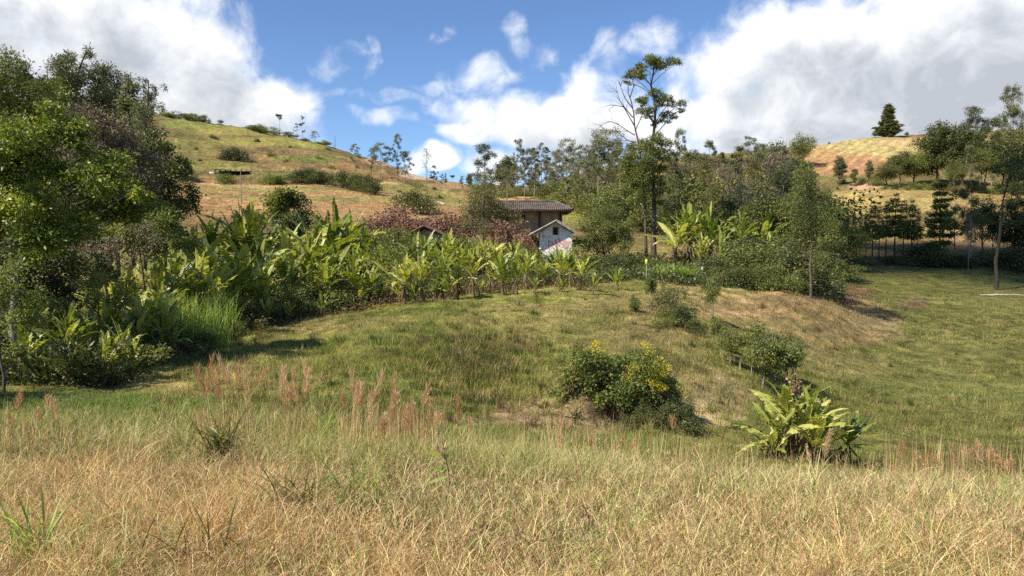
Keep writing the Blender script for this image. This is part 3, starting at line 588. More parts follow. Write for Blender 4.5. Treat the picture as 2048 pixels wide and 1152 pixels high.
def P_banana(seed, hs=1.6, nl=11, L=1.7, W=0.42, tatter=0.5, dry=6, open_=0.5):
    rng = np.random.default_rng(seed); lb = MB(); sb = MB(); db = MB()
    z = np.linspace(-.15, hs, 7); P = np.stack([rng.normal(0, .015, 7) + z * rng.normal(0, .04), rng.normal(0, .015, 7), z], 1)
    sb.tube(P, np.linspace(.12, .055, 7) * (.6 + .4 * hs / 1.6), 9)
    base = P[-1]
    def leaf(b, p0, phi, th0, droop, L, W, n, tat, vb, twist=0.0, wilt=0.0):
        t = np.linspace(0, 1, n + 1); th = th0 - droop * t ** 1.6; hd = np.array([math.cos(phi), math.sin(phi), 0])
        Dv = np.cos(th)[:, None] * hd + np.sin(th)[:, None] * np.array([0, 0, 1.]); C = p0 + np.concatenate([[np.zeros(3)], np.cumsum(Dv[:-1] * L / n, 0)])
        s0 = np.array([-math.sin(phi), math.cos(phi), 0]); Nn = np.cross(Dv, s0)
        Sd = s0 * math.cos(twist) + Nn * math.sin(twist)
        Nn = np.cross(Sd, Dv); Nn = np.where((Nn[:, 2:] < 0), -Nn, Nn)
        b.tube(C, np.linspace(.016, .003, n + 1) * (L / 1.7), 4, 0.95)
        prof = np.clip(np.sin(np.clip((t - 0.10) / 0.90, 0, 1) ** 0.75 * PI) ** 0.6, 0, 1) * W * .36; prof[t < .12] = 0.0
        for sg in (-1, 1):
            fold = rng.uniform(.15, .55) if th0 > .6 else rng.uniform(-.5, .2); last = 0.0
            for i in range(n):
                w0, w1 = prof[i], prof[i + 1]
                if max(w0, w1) < .01: continue
                if rng.uniform() < tat: f = fold - rng.uniform(-.1, .9) - wilt; gap = rng.uniform(0.0, .35)
                else: f = fold + last * .5 - wilt; gap = 0.0
                f0 = f
                e = lambda k, w, f: C[k] + (Sd[k] * sg * math.cos(f) + Nn[k] * math.sin(f)) * w + Dv[k] * w * .28
                a, bb = C[i], C[i + 1]; q0 = e(i, w0, f0); q1 = e(i + 1, w1, f0)
                q1 = q1 + (q0 - q1) * gap * .5; q0 = q0 + (q1 - q0) * gap * .5
                m0 = (a + q0) / 2 + Nn[i] * w0 * .07; m1 = (bb + q1) / 2 + Nn[i + 1] * w1 * .07
                v = np.clip(vb + rng.normal(0, .05), 0, .85)
                b.add([a, bb, m1, m0, q1, q0], [[0, 1, 2, 3], [3, 2, 4, 5]], None, [v, v, v, v, v + .06, v + .06])
    nl = int(nl * 1.35)
    for i in range(nl):
        f = (i + .5) / nl; phi = i * 2.4 + rng.uniform(-.35, .35); th0 = PI / 2 * (1.0 - (0.34 + open_ * .40) * f) + rng.normal(0, .08)
        leaf(lb, base + np.array([math.cos(phi), math.sin(phi), 0]) * .03 - [0, 0, .22 * f * hs], phi, th0, rng.uniform(.05, .5) + .9 * f * open_ * 1.5 * rng.uniform(.3, 1.5), L * rng.uniform(.8, 1.12) * (0.75 if i == 0 else 1), W * rng.uniform(.7, 1.05), 12, .25 + tatter * (0.3 + f), 0.54 + rng.normal(0, .25) - .05 * f + (.12 if i < 2 else 0), rng.uniform(-.5, .5))
    for i in range(dry):
        phi = rng.uniform(0, 2 * PI); z0 = hs * rng.uniform(.55, 1); leaf(db, np.array([0, 0, z0]) + np.array([math.cos(phi), math.sin(phi), 0]) * .06, phi, rng.uniform(-1.4, -.8), rng.uniform(.0, .3), min(L * .7, z0 * .95), W * .42, 7, .8, rng.uniform(.1, .8), rng.uniform(-.6, .6), .9)
    parts = [('stem', sb.mesh('stem', M['banana_stem'], True)), ('leaves', lb.mesh('leaves', M['banana']))]
    if dry: parts.append(('dry_leaves', db.mesh('dry_leaves', M['banana_dry'])))
    V = np.concatenate(lb.V); return dict(h=float(np.percentile(V[:, 2], 99.7)), parts=parts)

def put(proto, name, px, Y, top, label, cat, group=None, sx=1.0, rz=None, base_row=None, seed=[0]):
    """set a thing on the ground, Y metres off, tall enough to reach image row top"""
    seed[0] += 1; r = random.Random(seed[0] * 7 + 1)
    if Y is None: Y = depth_at(px, base_row)
    if 225 < Y < 245: Y = crest(px)
    g = ground_px(px, Y); ht = world_at(px, top, Y)[2] - g[2]; s = max(ht, 0.2) / proto['h']
    rz = r.uniform(0, 2 * PI) if rz is None else rz
    o = thing(name, label, cat, (float(g[0]), float(g[1]), float(g[2])), group, rz, (s * sx, s * sx, s))
    for nm, me in proto['parts']: link(nm, me, o)
    LAST[0] = o
    return o
LAST = [None]

def hero(name, label, cat, Y, base, clumps, trunk=None, r0=.12, leafn='mid', bark='bark', n=300, leaf=.14, asp=.45, sub=9, sig=.28, flat=.8, depth=.8, seed=1, zmin=.25, twigs=3, crown='crown', extra=None, droop=.2, group=None, vbias=0, dens_trunk=None):
    """a tree whose limbs and foliage clumps were measured off; real size at distance Y, with depth"""
    rng = np.random.default_rng(seed); bp, Yb = base, Y; g = ground_px(bp, Yb); s = Yb / F_PX
    cl = []; xs = [c[0] for c in clumps]; half = (max(xs) - min(xs)) / 2 * s + .3
    for c in clumps:
        w = world_at(c[0], c[1], Yb) - g
        cl.append((w[0], rng.uniform(-1, 1) * half * depth, w[2], c[2] * s))
    cb, subs = crown_mesh(rng, cl, n, leaf, asp, sub, sig, flat, droop, vbias=vbias)
    tp = [world_at(p[0], p[1], Yb) - g for p in trunk] if trunk else [np.zeros(3), np.array([cl[0][0] * .5, 0, max(c[2] for c in cl) * .8])]
    tp[0] = np.array([tp[0][0], 0, -.3])
    wb = wood_mesh(rng, tp, r0, subs, zmin, twigs)
    if extra: extra(rng, wb, g, s, Yb)
    o = thing(name, label, cat, tuple(float(v) for v in g), group)
    wb.build('trunk' if cat == 'tree' else 'stems', M[bark], o, True); cb.build(crown, M[leafn], o)
    return o
def undergrowth(name, label, n, p0, p1_, yf0, yf1, hmax, leaf, matn, seed, dryfrac=.3):
    rng = np.random.default_rng(seed); b = MB(); px = rng.uniform(p0, p1_, n); u = rng.uniform(0, 1, n)
    Y = np.array([f0 + (f1 - f0) * q for f0, f1, q in zip(np.interp(px, *yf0), np.interp(px, *yf1), u)]); X = (px - CX) / F_PX * Y
    nn = fbm(X * .8, Y * .8, seed); Z = ground(X, Y) + hmax * rng.uniform(0, 1, n) ** 1.3 * np.clip(.75 + 1.6 * nn, .15, 1.4)
    Dv = rdir(rng, n) + [0, 0, .35]; leaf_kites(b, rng, np.stack([X, Y, Z], 1), Dv, leaf * rng.uniform(.6, 1.6, n), leaf * .4, rng.uniform(0, .8, n) + nn)
    o = b.build(name, M[matn]); tag(o, label, 'undergrowth', None, 'stuff')
#@@PART2
# ------------------------------------------------------------------ prototypes
ORD = ['first','second','third','fourth','fifth','sixth','seventh','eighth','ninth','tenth','eleventh','twelfth','thirteenth','fourteenth','fifteenth','sixteenth','seventeenth','eighteenth','nineteenth','twentieth']
BAN = [P_banana(100 + k, hs=[1.5, 1.1, 1.9, .6, 1.4, .8, 1.7, 1.2][k], nl=[11, 10, 12, 9, 9, 8, 12, 10][k], L=[1.8, 1.6, 1.9, 1.4, 1.7, 1.3, 1.8, 1.5][k], W=[.44, .42, .48, .38, .42, .34, .46, .4][k], tatter=[.4, .7, .5, .25, .8, .3, .6, .5][k], dry=[6, 7, 8, 2, 9, 2, 8, 5][k], open_=[.5, .8, .4, .6, .9, .5, .7, .35][k]) for k in range(8)]
BRO = [P_broad(1), P_broad(2, 5.5, 5.2, .15, 24, 380), P_broad(3, 7, 4.2, .3, 22, 360)]
BROD = [P_broad(4, leafn='dark'), P_broad(5, 6, 5, .12, 24, 420, leafn='dark', bark='dark_bark'), P_broad(6, 7, 3.8, .1, 22, 420, leafn='dark')]
EUC = [P_euc(10), P_euc(11, 10, 3.2, .3, 18), P_euc(12, 9, 4.2, .35, 20, kind='cone'), P_euc(13, 9, 2.6, .45, 12, kind='tier'), P_euc(14, 8, 3.6, .25, 22, 150, leafn='grey', bark='bark'), P_euc(15, 9, 3.0, .3, 14, kind='tier', leafn='dark')]
EUCD = [P_euc(16, 9, 4.0, .3, 26, 170, leafn='dark', bark='pale_bark'), P_euc(17, 9, 3.4, .4, 20, 170, leafn='dark', kind='tier')]
UMB = [P_euc(20, 8, 4.0, .7, 14, 150, kind='umb', leafn='dark'), P_euc(21, 8, 3.0, .6, 12, 150, kind='umb')]
SPA = [P_euc(25, 8, 3.2, .25, 24, 90, leafn='dry', bark='bark'), P_euc(26, 8, 3.6, .2, 26, 110, leafn='olive', bark='pale_bark'), P_euc(27, 8, 3.0, .2, 24, 120, leafn='grey', bark='pale_bark')]
COLT = [P_broad(30, 6, 2.0, .05, 22, 360, leafn='mid', crf=.22), P_broad(31, 6, 2.4, .05, 22, 330, leafn='grey', crf=.22)]
CON = [P_conifer(40, 8, 4.4, .33, 16, 'mid', dens=.7, sprig=.2), P_conifer(41, 8, 3.6, .38, 14, 'mid', dens=.65, sprig=.2), P_conifer(42, 8, 2.8, .42, 13, 'mid', dens=.55, sprig=.18)]
CONG = P_conifer(43, 8, 4.4, .04, 30, leafn='grey', dens=1.3, sprig=.36); ARA = P_conifer(44, 8, 5.2, .24, 9, 'mid', flat=True, dens=1.5, sprig=.22)
BAR = [P_bare(50), P_bare(51, 7, 'pale_bark', 22, 'dry'), P_bare(52, 6, 'bark', 30, 'dry', .6)]
BUS = [P_bush(60), P_bush(61, 2, 3.4, 16), P_bush(62, 2.2, 2.4, 12, 320)]
BUSD = [P_bush(63, leafn='dark'), P_bush(64, 2, 3.6, 16, 320, leafn='dark')]
BUSO = [P_bush(65, leafn='olive'), P_bush(66, 2, 3.2, 14, 260, leafn='shrubmix')]
BUSR = [P_bush(67, 2, 3.0, 14, 220, leafn='red'), P_bush(68, 2.2, 2.6, 12, 240, leafn='red')]
BUSY = [P_bush(69, 2, 3.0, 14, 300, leafn='bright')]
SAP = [P_sapling(70), P_sapling(71, 2.6, 1.7), P_sapling(72, 2.4, 1.3)]

# ------------------------------------------------------------------ buildings
def white_shed():
    Y = 56.0; s = Y / F_PX; g = ground_px(1113, Y); o = thing('shed', 'small white shed with a steep gable and faded red and pink paint marks', 'shed', tuple(map(float, g)))
    W = lambda px, py: world_at(px, py, Y) - g
    xl, xr = W(1081, 0)[0], W(1146, 0)[0]; ze = W(0, 466)[2]; zr = W(0, 445)[2]; xm = W(1114, 0)[0]; dp = 3.4; zb = -1.2
    wm, nt, out = newmat('flaking_whitewash'); L = nt.links; tc = N(nt, 'ShaderNodeTexCoord')
    n1 = N(nt, 'ShaderNodeTexNoise'); n1.inputs['Scale'].default_value = 2.6; n1.inputs['Detail'].default_value = 8; n1.inputs['Roughness'].default_value = .7; L.new(tc.outputs['Object'], n1.inputs[0])
    c1 = ramp(nt, [(.36, (.30, .22, .15)), (.43, (.58, .52, .45)), (.52, (.76, .74, .70)), (.8, (.82, .81, .78))], n1.outputs[0])
    finish(nt, out, c1, .9, 0, .1, None, n1.outputs[0], .5, .03)
    b = MB(); hole = (W(1108, 0)[0], W(1116.5, 0)[0], W(0, 469)[2], W(0, 455)[2]); t = .22
    def wall_y(y):
        return [(xl, y, zb), (xr, y, zb), (xr, y, ze), (xm, y, zr), (xl, y, ze)]
    x0, x1, z0, z1 = hole
    # front wall with the loft opening, as strips; then a reveal
    zl = lambda x: ze + (zr - ze) * (1 - abs(x - xm) / ((xm - xl) if x < xm else (xr - xm)))
    for y, inv in ((0, 1), (t, -1)):
        b.add([(xl, y, zb), (x0, y, zb), (x0, y, zl(x0)), (xl, y, ze)], [[0, 1, 2, 3]]); b.add([(x1, y, zb), (xr, y, zb), (xr, y, ze), (x1, y, zl(x1))], [[0, 1, 2, 3]])
        b.add([(x0, y, zb), (x1, y, zb), (x1, y, z0), (x0, y, z0)], [[0, 1, 2, 3]]); b.add([(x0, y, z1), (x1, y, z1), (x1, y, zl(x1)), (xm, y, zr), (x0, y, zl(x0))], None, [[0, 1, 2], [0, 2, 3], [0, 3, 4]])
    b.add([(x0, 0, z0), (x1, 0, z0), (x1, t, z0), (x0, t, z0), (x0, 0, z1), (x1, 0, z1), (x1, t, z1), (x0, t, z1)], [[0, 1, 2, 3], [4, 5, 6, 7], [0, 3, 7, 4], [1, 2, 6, 5]])
    b.add([(xl, 0, zb), (xl, dp, zb), (xl, dp, ze), (xl, 0, ze)], [[0, 1, 2, 3]]); b.add([(xr, 0, zb), (xr, dp, zb), (xr, dp, ze), (xr, 0, ze)], [[0, 1, 2, 3]])
    b.add([(xl, dp, zb), (xr, dp, zb), (xr, dp, ze), (xm, dp, zr), (xl, dp, ze)], None, [[0, 1, 2], [0, 2, 3], [0, 3, 4]])
    b.build('wall', wm, o)
    f = MB(); fw = .05
    for (cx, cz, hx, hz) in ((x0 - fw / 2, (z0 + z1) / 2, fw / 2, (z1 - z0) / 2), (x1 + fw / 2, (z0 + z1) / 2, fw / 2, (z1 - z0) / 2), ((x0 + x1) / 2, z1 + fw / 2, (x1 - x0) / 2 + fw, fw / 2), ((x0 + x1) / 2, z0 - fw / 2, (x1 - x0) / 2 + fw, fw / 2)): f.box((cx, -.012, cz), (hx, .02, hz))
    fr = f.build('window_frame', noisemat('weathered_wood', [(.3, (.16, .12, .09)), (.7, (.42, .36, .30))], 9, .9, .4, .01, (1, 1, .2)), o)
    rm = noisemat('corrugated_shed_roof', [(.3, (.22, .19, .17)), (.6, (.42, .39, .36)), (.8, (.30, .17, .11))], 3, .75, .3, .02)
    r = MB(); xe0, ze0 = W(1060, 0)[0], W(0, 468.5)[2]; xe1, ze1 = W(1153, 0)[0], W(0, 464)[2]; zt = W(0, 440)[2]; y0, y1 = -.62, dp + .3
    for (xa, za) in ((xe0, ze0), (xe1, ze1)):
        n = 22
        for i in range(n):     # sheets with shallow corrugation running down the slope
            ya, yb = y0 + (y1 - y0) * i / n, y0 + (y1 - y0) * (i + 1) / n; yc = (ya + yb) / 2
            P = []
            for yy, dz in ((ya, 0), (yc, .035), (yb, 0)): P += [(xa, yy, za + dz), (xm, yy, zt + dz), (xa, yy, za + dz - .05), (xm, yy, zt + dz - .05)]
            r.add(P, [[0, 1, 5, 4], [4, 5, 9, 8], [2, 3, 7, 6], [6, 7, 11, 10]])
            if i == 0: r.add(P[:4], [[0, 1, 3, 2]])
        r.add([(xa, y0, za), (xa, y1, za), (xa, y1, za - .05), (xa, y0, za - .05)], [[0, 1, 2, 3]])
    r.build('roof', rm, o)
    bb = MB()
    for (xa, za) in ((xe0, ze0), (xe1, ze1)):
        bb.add([(xa, y0 + .03, za - .06), (xm, y0 + .03, zt - .06), (xm, y0 + .08, zt - .06), (xa, y0 + .08, za - .06), (xa, y0 + .03, za - .16), (xm, y0 + .03, zt - .18), (xm, y0 + .08, zt - .18), (xa, y0 + .08, za - .16)], [[0, 1, 5, 4], [3, 2, 6, 7], [0, 3, 7, 4], [4, 5, 6, 7], [1, 2, 6, 5]])
    bb.build('rafter', bpy.data.materials['weathered_wood'], o)
    # faded painted strokes low on the wall
    pm = leafmat('faded_red_paint', [(0, (.60, .16, .16)), (.5, (.68, .28, .30)), (.8, (.74, .42, .34)), (1, (.5, .3, .5))], 0, .9, .1, 0.0)
    rng = np.random.default_rng(3); k = MB()
    def stroke(pts, w, v):
        pts = [W(a, c) for a, c in pts]; 
        for a, c in zip(pts[:-1], pts[1:]):
            d = np.array([c[0] - a[0], 0, c[2] - a[2]]); l = np.linalg.norm(d); d /= l; n = np.array([-d[2], 0, d[0]]) * w / 2
            y = np.array([0, -.006 - rng.uniform(0, .006), 0]); A = np.array([a[0], 0, a[2]]) + y - d * w * .2; B = np.array([c[0], 0, c[2]]) + y + d * w * .2
            k.add([A - n, B - n * .8, B + n * .8, A + n], [[0, 1, 2, 3]], None, v)
    for pts, w, v in (([(1098, 481), (1097, 492), (1099, 499)], .11, .3), ([(1098, 482), (1104, 483), (1105, 488), (1099, 490)], .10, .45), ([(1110, 480), (1114, 487), (1119, 492)], .12, .1), ([(1112, 479), (1111, 490), (1113, 497)], .09, .5),
                      ([(1117, 477), (1120, 484), (1124, 489)], .10, .2), ([(1127, 481), (1127, 494)], .12, .55), ([(1127, 482), (1133, 483), (1134, 488), (1128, 489), (1134, 496)], .10, .65), ([(1138, 483), (1137, 493)], .09, .6), ([(1092, 486), (1093, 493)], .08, .7), ([(1126, 491), (1131, 494)], .1, 1.0), ([(1102, 493), (1106, 497)], .12, .75), ([(1140, 485), (1143, 494)], .08, .7)):
        stroke(pts, w, v)
    k.build('painted_marks', pm, o)
white_shed()

def farmhouse():
    Y = 70.0; g = ground_px(1090, Y); o = thing('farmhouse', 'long brown mud walled farmhouse under a grey tiled roof', 'house', tuple(map(float, g)))
    W = lambda px, py, y=Y: world_at(px, py, y) - g
    xl, xr = W(938, 0)[0], W(1126, 0)[0]; ze = W(0, 424)[2]; dp = 6.0; b = MB(); zb = -3
    x1, x2, z1, z2 = W(1031, 0)[0], W(1037, 0)[0], W(0, 438)[2], W(0, 430)[2]; x3, x4 = W(1044, 0)[0], W(1051, 0)[0]
    xs = [xl, x1, x2, x3, x4, xr]
    for i in range(5):
        a, c = xs[i], xs[i + 1]
        if i in (1, 3): b.add([(a, 0, zb), (c, 0, zb), (c, 0, z1), (a, 0, z1)], [[0, 1, 2, 3]]); b.add([(a, 0, z2), (c, 0, z2), (c, 0, ze + .3), (a, 0, ze + .3)], [[0, 1, 2, 3]]); b.add([(a, 0, z1), (c, 0, z1), (c, .35, z1), (a, .35, z1), (a, 0, z2), (c, 0, z2), (c, .35, z2), (a, .35, z2)], [[0, 1, 2, 3], [4, 5, 6, 7], [0, 3, 7, 4], [1, 2, 6, 5]])
        else: b.add([(a, 0, zb), (c, 0, zb), (c, 0, ze + .3), (a, 0, ze + .3)], [[0, 1, 2, 3]])
    b.add([(xl, 0, zb), (xl, dp, zb), (xl, dp, ze + .3), (xl, 0, ze + .3)], [[0, 1, 2, 3]]); b.add([(xr, 0, zb), (xr, dp, zb), (xr, dp, ze + .3), (xr, 0, ze + .3)], [[0, 1, 2, 3]]); b.add([(xl, dp, zb), (xr, dp, zb), (xr, dp, ze + .3), (xl, dp, ze + .3)], [[0, 1, 2, 3]])
    b.build('wall', noisemat('adobe', [(.3, (.20, .13, .08)), (.5, (.30, .21, .135)), (.7, (.40, .30, .20))], 1.2, .95, .7, .04), o)
    for x in (W(1122, 0)[0], W(1080, 0)[0], W(1015, 0)[0]): p = MB(); p.box((x, -.14, (zb + ze) / 2), (.07, .07, (ze - zb) / 2)); p.build('post', M['dark_bark'], o)
    for (a, c) in ((x1, x2), (x3, x4)):
        w = MB(); w.box(((a + c) / 2, .2, (z1 + z2) / 2), ((c - a) / 2, .02, (z2 - z1) / 2)); w.build('window', leafmat('dark_window_panel', [(0, (.02, .015, .012)), (1, (.03, .02, .015))], 0, .8), o)  # near-black panel set back in the window opening
    # tiled roof: low pitch, hipped right end, rows of half-round tiles
    r = MB(); ya, yb, ym = -1.1, dp + .8, dp / 2; xa, xb = W(934, 0)[0], W(1146, 0)[0]; xh = W(1112, 404, Y + 3)[0]; z0 = W(0, 420.5, Y - 1.1)[2]; zt = W(0, 404.5, Y + 3)[2]; n = 54
    for side in (0, 1):
        ye = ya if side == 0 else yb
        for i in range(n):
            a = xa + (xb - xa) * i / n; c = xa + (xb - xa) * (i + 1) / n; m = (a + c) / 2; P = []
            for x, dz in ((a, 0), (m - (c - a) * .2, .09), (m + (c - a) * .2, .09), (c, 0)):
                f = 1.0 if x <= xh else max(0, (xb - x) / (xb - xh)); P += [(x, ye, z0 + dz), (min(x, x), ye + (ym - ye) * f, z0 + (zt - z0) * f + dz)]
            r.add(P, [[0, 1, 3, 2], [2, 3, 5, 4], [4, 5, 7, 6]])
    m = 30
    for i in range(m):
        a = ya + (yb - ya) * i / m; c = ya + (yb - ya) * (i + 1) / m; P = []
        for y, dz in ((a, 0), ((a + c) / 2, .09), (c, 0)):
            f = 1 - abs(y - ym) / (ym - ya); P += [(xb, y, z0 + dz), (xb + (xh - xb) * f, y, z0 + (zt - z0) * f + dz)]
        r.add(P, [[0, 1, 3, 2], [2, 3, 5, 4]])
    r.add([(xa, ya, z0 - .06), (xb, ya, z0 - .06), (xb, yb, z0 - .06), (xa, yb, z0 - .06), (xa, ya, z0), (xb, ya, z0), (xb, yb, z0), (xa, yb, z0)], [[0, 1, 2, 3], [0, 1, 5, 4], [1, 2, 6, 5]])
    rf = r.build('roof', noisemat('old_clay_tile', [(.3, (.055, .045, .038)), (.5, (.105, .086, .072)), (.7, (.16, .13, .11)), (.85, (.22, .15, .105))], 1.8, .9, .5, .03, (1, 1, 1)), o)
    c = MB(); c.tube([(xa, ym, zt + .08), (xh, ym, zt + .08)], [.13, .13], 7); c.tube([(xh, ym, zt + .08), (xb, ya, z0 + .08)], [.12, .12], 7); c.build('ridge_cap', bpy.data.materials['old_clay_tile'], rf)
farmhouse()

def low_house():
    Y = 52.0; g = ground_px(865, Y); o = thing('house', 'small half hidden house with a brown roof behind the banana thicket', 'house', tuple(map(float, g)))
    W = lambda px, py: world_at(px, py, Y) - g
    b = MB(); xl, xr = W(812, 0)[0], W(893, 0)[0]; zr = W(0, 458)[2]; ze = W(0, 478)[2]; xm = W(846, 0)[0]; dp = 4.5; zb = -1.5
    for y in (0, dp): b.add([(xl, y, zb), (xr, y, zb), (xr, y, ze), (xm, y, zr), (xl, y, ze)], None, [[0, 1, 2], [0, 2, 3], [0, 3, 4]])
    for x in (xl, xr): b.add([(x, 0, zb), (x, dp, zb), (x, dp, ze), (x, 0, ze)], [[0, 1, 2, 3]])
    b.build('wall', noisemat('patchy_plaster', [(.35, (.26, .19, .13)), (.5, (.40, .33, .26)), (.62, (.70, .68, .64))], 1.4, .9, .4, .03), o)
    r = MB(); xe0, xe1 = W(795, 0)[0], W(906, 0)[0]; zt = W(0, 452)[2]; z0, z1 = W(0, 478)[2], W(0, 479)[2]
    for xa, za in ((xe0, z0), (xe1, z1)):
        n = 16
        for i in range(n):
            ya = -.7 + (dp + 1.2) * i / n; yb = -.7 + (dp + 1.2) * (i + 1) / n; P = []
            for yy, dz in ((ya, 0), ((ya + yb) / 2, .07), (yb, 0)): P += [(xa, yy, za + dz), (xm, yy, zt + dz), (xa, yy, za + dz - .1), (xm, yy, zt + dz - .1)]
            r.add(P, [[0, 1, 5, 4], [4, 5, 9, 8], [2, 3, 7, 6], [6, 7, 11, 10]] + ([[0, 1, 3, 2]] if i == 0 else []))
    r.build('roof', noisemat('brown_tile', [(.3, (.10, .065, .05)), (.7, (.26, .16, .12))], 2.2, .9, .5, .03), o)
low_house()

def hill_shed():
    Y = depth_at(462, 351, 90); g = ground_px(462, Y); o = thing('open_shed', 'long low dark open shed on the left hillside', 'shed', tuple(map(float, g)))
    s = Y / F_PX; W = lambda px: (px - 462) * s
    fl = MB(); xs0, xs1 = W(434), W(496); h = 13 * s
    fl.box(((xs0 + xs1) / 2, 2.2, h * .35), ((xs1 - xs0) / 2, .08, h * .35 + .2)); fl.build('back_wall', M['dark_bark'], o)
    for i in range(7): x = xs0 + (xs1 - xs0) * i / 6; p = MB(); p.box((x, 0, h * .4), (.08, .08, h * .4 + .2)); p.build('post', M['dark_bark'], o)
    r = MB(); 
    def slab(xa, xb, za, zb): r.add([(xa, -.5, za), (xb, -.5, zb), (xb, 2.6, zb + .35), (xa, 2.6, za + .35), (xa, -.5, za - .15), (xb, -.5, zb - .15), (xb, 2.6, zb + .2), (xa, 2.6, za + .2)], [[0, 1, 2, 3], [4, 5, 6, 7], [0, 1, 5, 4], [1, 2, 6, 5], [0, 3, 7, 4]])
    slab(xs0 - .3, W(458), h * .95, h * .82); slab(W(458) + .02, xs1 + .4, h * .66, h * .58)
    r.build('roof', noisemat('dark_sheet_roof', [(.3, (.05, .045, .045)), (.7, (.15, .14, .13))], 1.5, .7), o)
    w = MB(); w.box((W(429), .4, h * .22), (W(462 + 5), .8, h * .26)); w.build('side_wall', noisemat('pale_plaster', [(.3, (.42, .38, .33)), (.7, (.68, .64, .58))], 1.5), o)
hill_shed()

def pole(name, label, cat, px, Y, top, r, mat, lean=0.0):
    g = ground_px(px, Y); h = world_at(px, top, Y)[2] - g[2]; b = MB(); b.tube([(0, 0, -.3), (lean * .5, 0, h * .5), (lean, 0, h)], [r, r * .9, r * .75], 7)
    o = b.build(name, mat, None, True); o.location = tuple(map(float, g)); tag(o, label, cat); return o, h
pole('pole', 'slender grey pole standing behind the tall left bananas', 'pole', 485, 60, 339, .035, M['pale_bark'])
o_, h_ = pole('marker_post', 'short pale post with a yellow top before the dark bushes', 'post', 1293, 40, 519, .018, noisemat('white_post_paint', [(.3, (.28, .27, .25)), (.7, (.5, .49, .46))], 6))
b_ = MB(); b_.tube([(0, 0, h_ - .28), (0, 0, h_ - .22), (0, 0, h_ - .02), (0, 0, h_ + .03)], [.02, .07, .07, .03], 9); b_.build('cap', noisemat('yellow_paint', [(.3, (.55, .48, .04)), (.7, (.75, .66, .08))], 6, .5), o_, True)
o_, h_ = pole('marker_post', 'small white topped peg at the top of the dry slope', 'post', 1405, 38, 534, .014, M['bark'])
b_ = MB(); b_.tube([(0, 0, h_ - .16), (0, 0, h_ - .1), (0, 0, h_ + .02)], [.05, .07, .05], 7); b_.build('cap', bpy.data.materials['white_post_paint'], o_, True)
pole('pole', 'thin bare stick standing on the left hill skyline', 'pole', 673, 312, 272, .09, M['dark_bark'])

# pale track across the meadow
def track(name, pts, w, mat):
    P = []
    for (px, row) in pts: Y = depth_at(px, row); P.append(((px - CX) / F_PX * Y, Y))
    P = np.array(P); t = np.linspace(0, len(P) - 1, 90); X = np.interp(t, range(len(P)), P[:, 0]); Yy = np.interp(t, range(len(P)), P[:, 1])
    d = np.stack([np.gradient(X), np.gradient(Yy)], 1); d /= np.linalg.norm(d, axis=1)[:, None]; n = np.stack([-d[:, 1], d[:, 0]], 1)
    b = MB(); V = []
    for k in (-1, -.33, .33, 1):
        ww = w / 2 * k * (1 + .25 * np.sin(t * 3 + k)); x = X + n[:, 0] * ww; y = Yy + n[:, 1] * ww; V.append(np.stack([x, y, ground(x, y) + .035 + .03 * (1 - abs(k))], 1))
    V = np.stack(V, 1).reshape(-1, 3); i = np.arange(89)[:, None] * 4 + np.arange(3)[None]; i = i.ravel(); b.add(V, np.stack([i, i + 4, i + 5, i + 1], 1))
    o = b.build(name, mat, None, True); o['kind'] = 'structure'
tm = noisemat('track_dust', [(.3, (.30, .24, .18)), (.6, (.46, .40, .33)), (.8, (.36, .32, .16))], 1.5)
track('track', [(1960, 591), (1990, 591), (2048, 592), (2120, 593)], .45, tm)
track('path', [(760, 383), (800, 390), (850, 399), (890, 410)], 1.3, noisemat('path_dust', [(.3, (.42, .32, .19)), (.7, (.60, .48, .32))], 1.5))

# ------------------------------------------------------------------ banana plants
def banana_row(name, spec, group, phrase):
    """spec: (px, base row or None, Y or None, top row, prototype)"""
    spec = sorted(spec, key=lambda q: q[0])
    for i, (px, br, Y, top, k) in enumerate(spec):
        rr = random.Random(int(px) * 3 + len(name)); top += rr.uniform(-16, 14) if name != 'tall' else rr.uniform(-6, 6)
        if br: br += rr.uniform(-9, 3)
        else: Y *= rr.uniform(.97, 1.03)
        if i and i < len(spec) - 1: px += rr.uniform(-9, 9); k = (k if rr.random() < .6 else rr.choice([0, 1, 2, 4, 6, 7]) if top < 560 else k)
        h = ('young ' if k in (3, 5) else '')
        put(BAN[k % 8], 'banana_plant', px, Y, top, '%s%s banana plant from the left %s' % (h, ORD[i % 20], phrase), 'banana plant', group, base_row=br, sx=rr.uniform(.95, 1.3)); e = LAST[0]; e.rotation_euler = (rr.uniform(-.16, .16), rr.uniform(-.16, .16), e.rotation_euler[2])
banana_row('front', [(352, 684, None, 575, 1), (392, 672, None, 560, 0), (432, 660, None, 545, 4), (470, 655, None, 548, 2), (512, 652, None, 556, 7), (548, 642, None, 545, 1), (585, 634, None, 550, 0), (622, 626, None, 540, 3), (660, 622, None, 528, 2),
    (700, 616, None, 520, 4), (738, 614, None, 525, 6), (775, 612, None, 515, 1), (812, 608, None, 510, 0), (850, 606, None, 505, 7), (885, 603, None, 505, 2)], 'front row of the banana thicket', 'in the front row, grass at its foot')
banana_row('front_young', [(340, 692, None, 625, 3), (372, 682, None, 628, 5), (415, 672, None, 605, 3), (450, 664, None, 610, 5), (492, 658, None, 600, 3), (530, 650, None, 598, 5), (566, 643, None, 590, 3), (604, 634, None, 582, 5), (642, 628, None, 576, 3), (682, 622, None, 570, 5), (720, 618, None, 566, 3), (757, 616, None, 560, 3), (795, 613, None, 562, 5), (832, 610, None, 556, 3), (868, 607, None, 552, 5), (905, 603, None, 553, 3), (960, 597, None, 548, 5), (1016, 592, None, 545, 3), (1072, 587, None, 545, 5), (1124, 584, None, 543, 3)], 'young plants along the thicket front', 'at the very front, leaves near the ground')
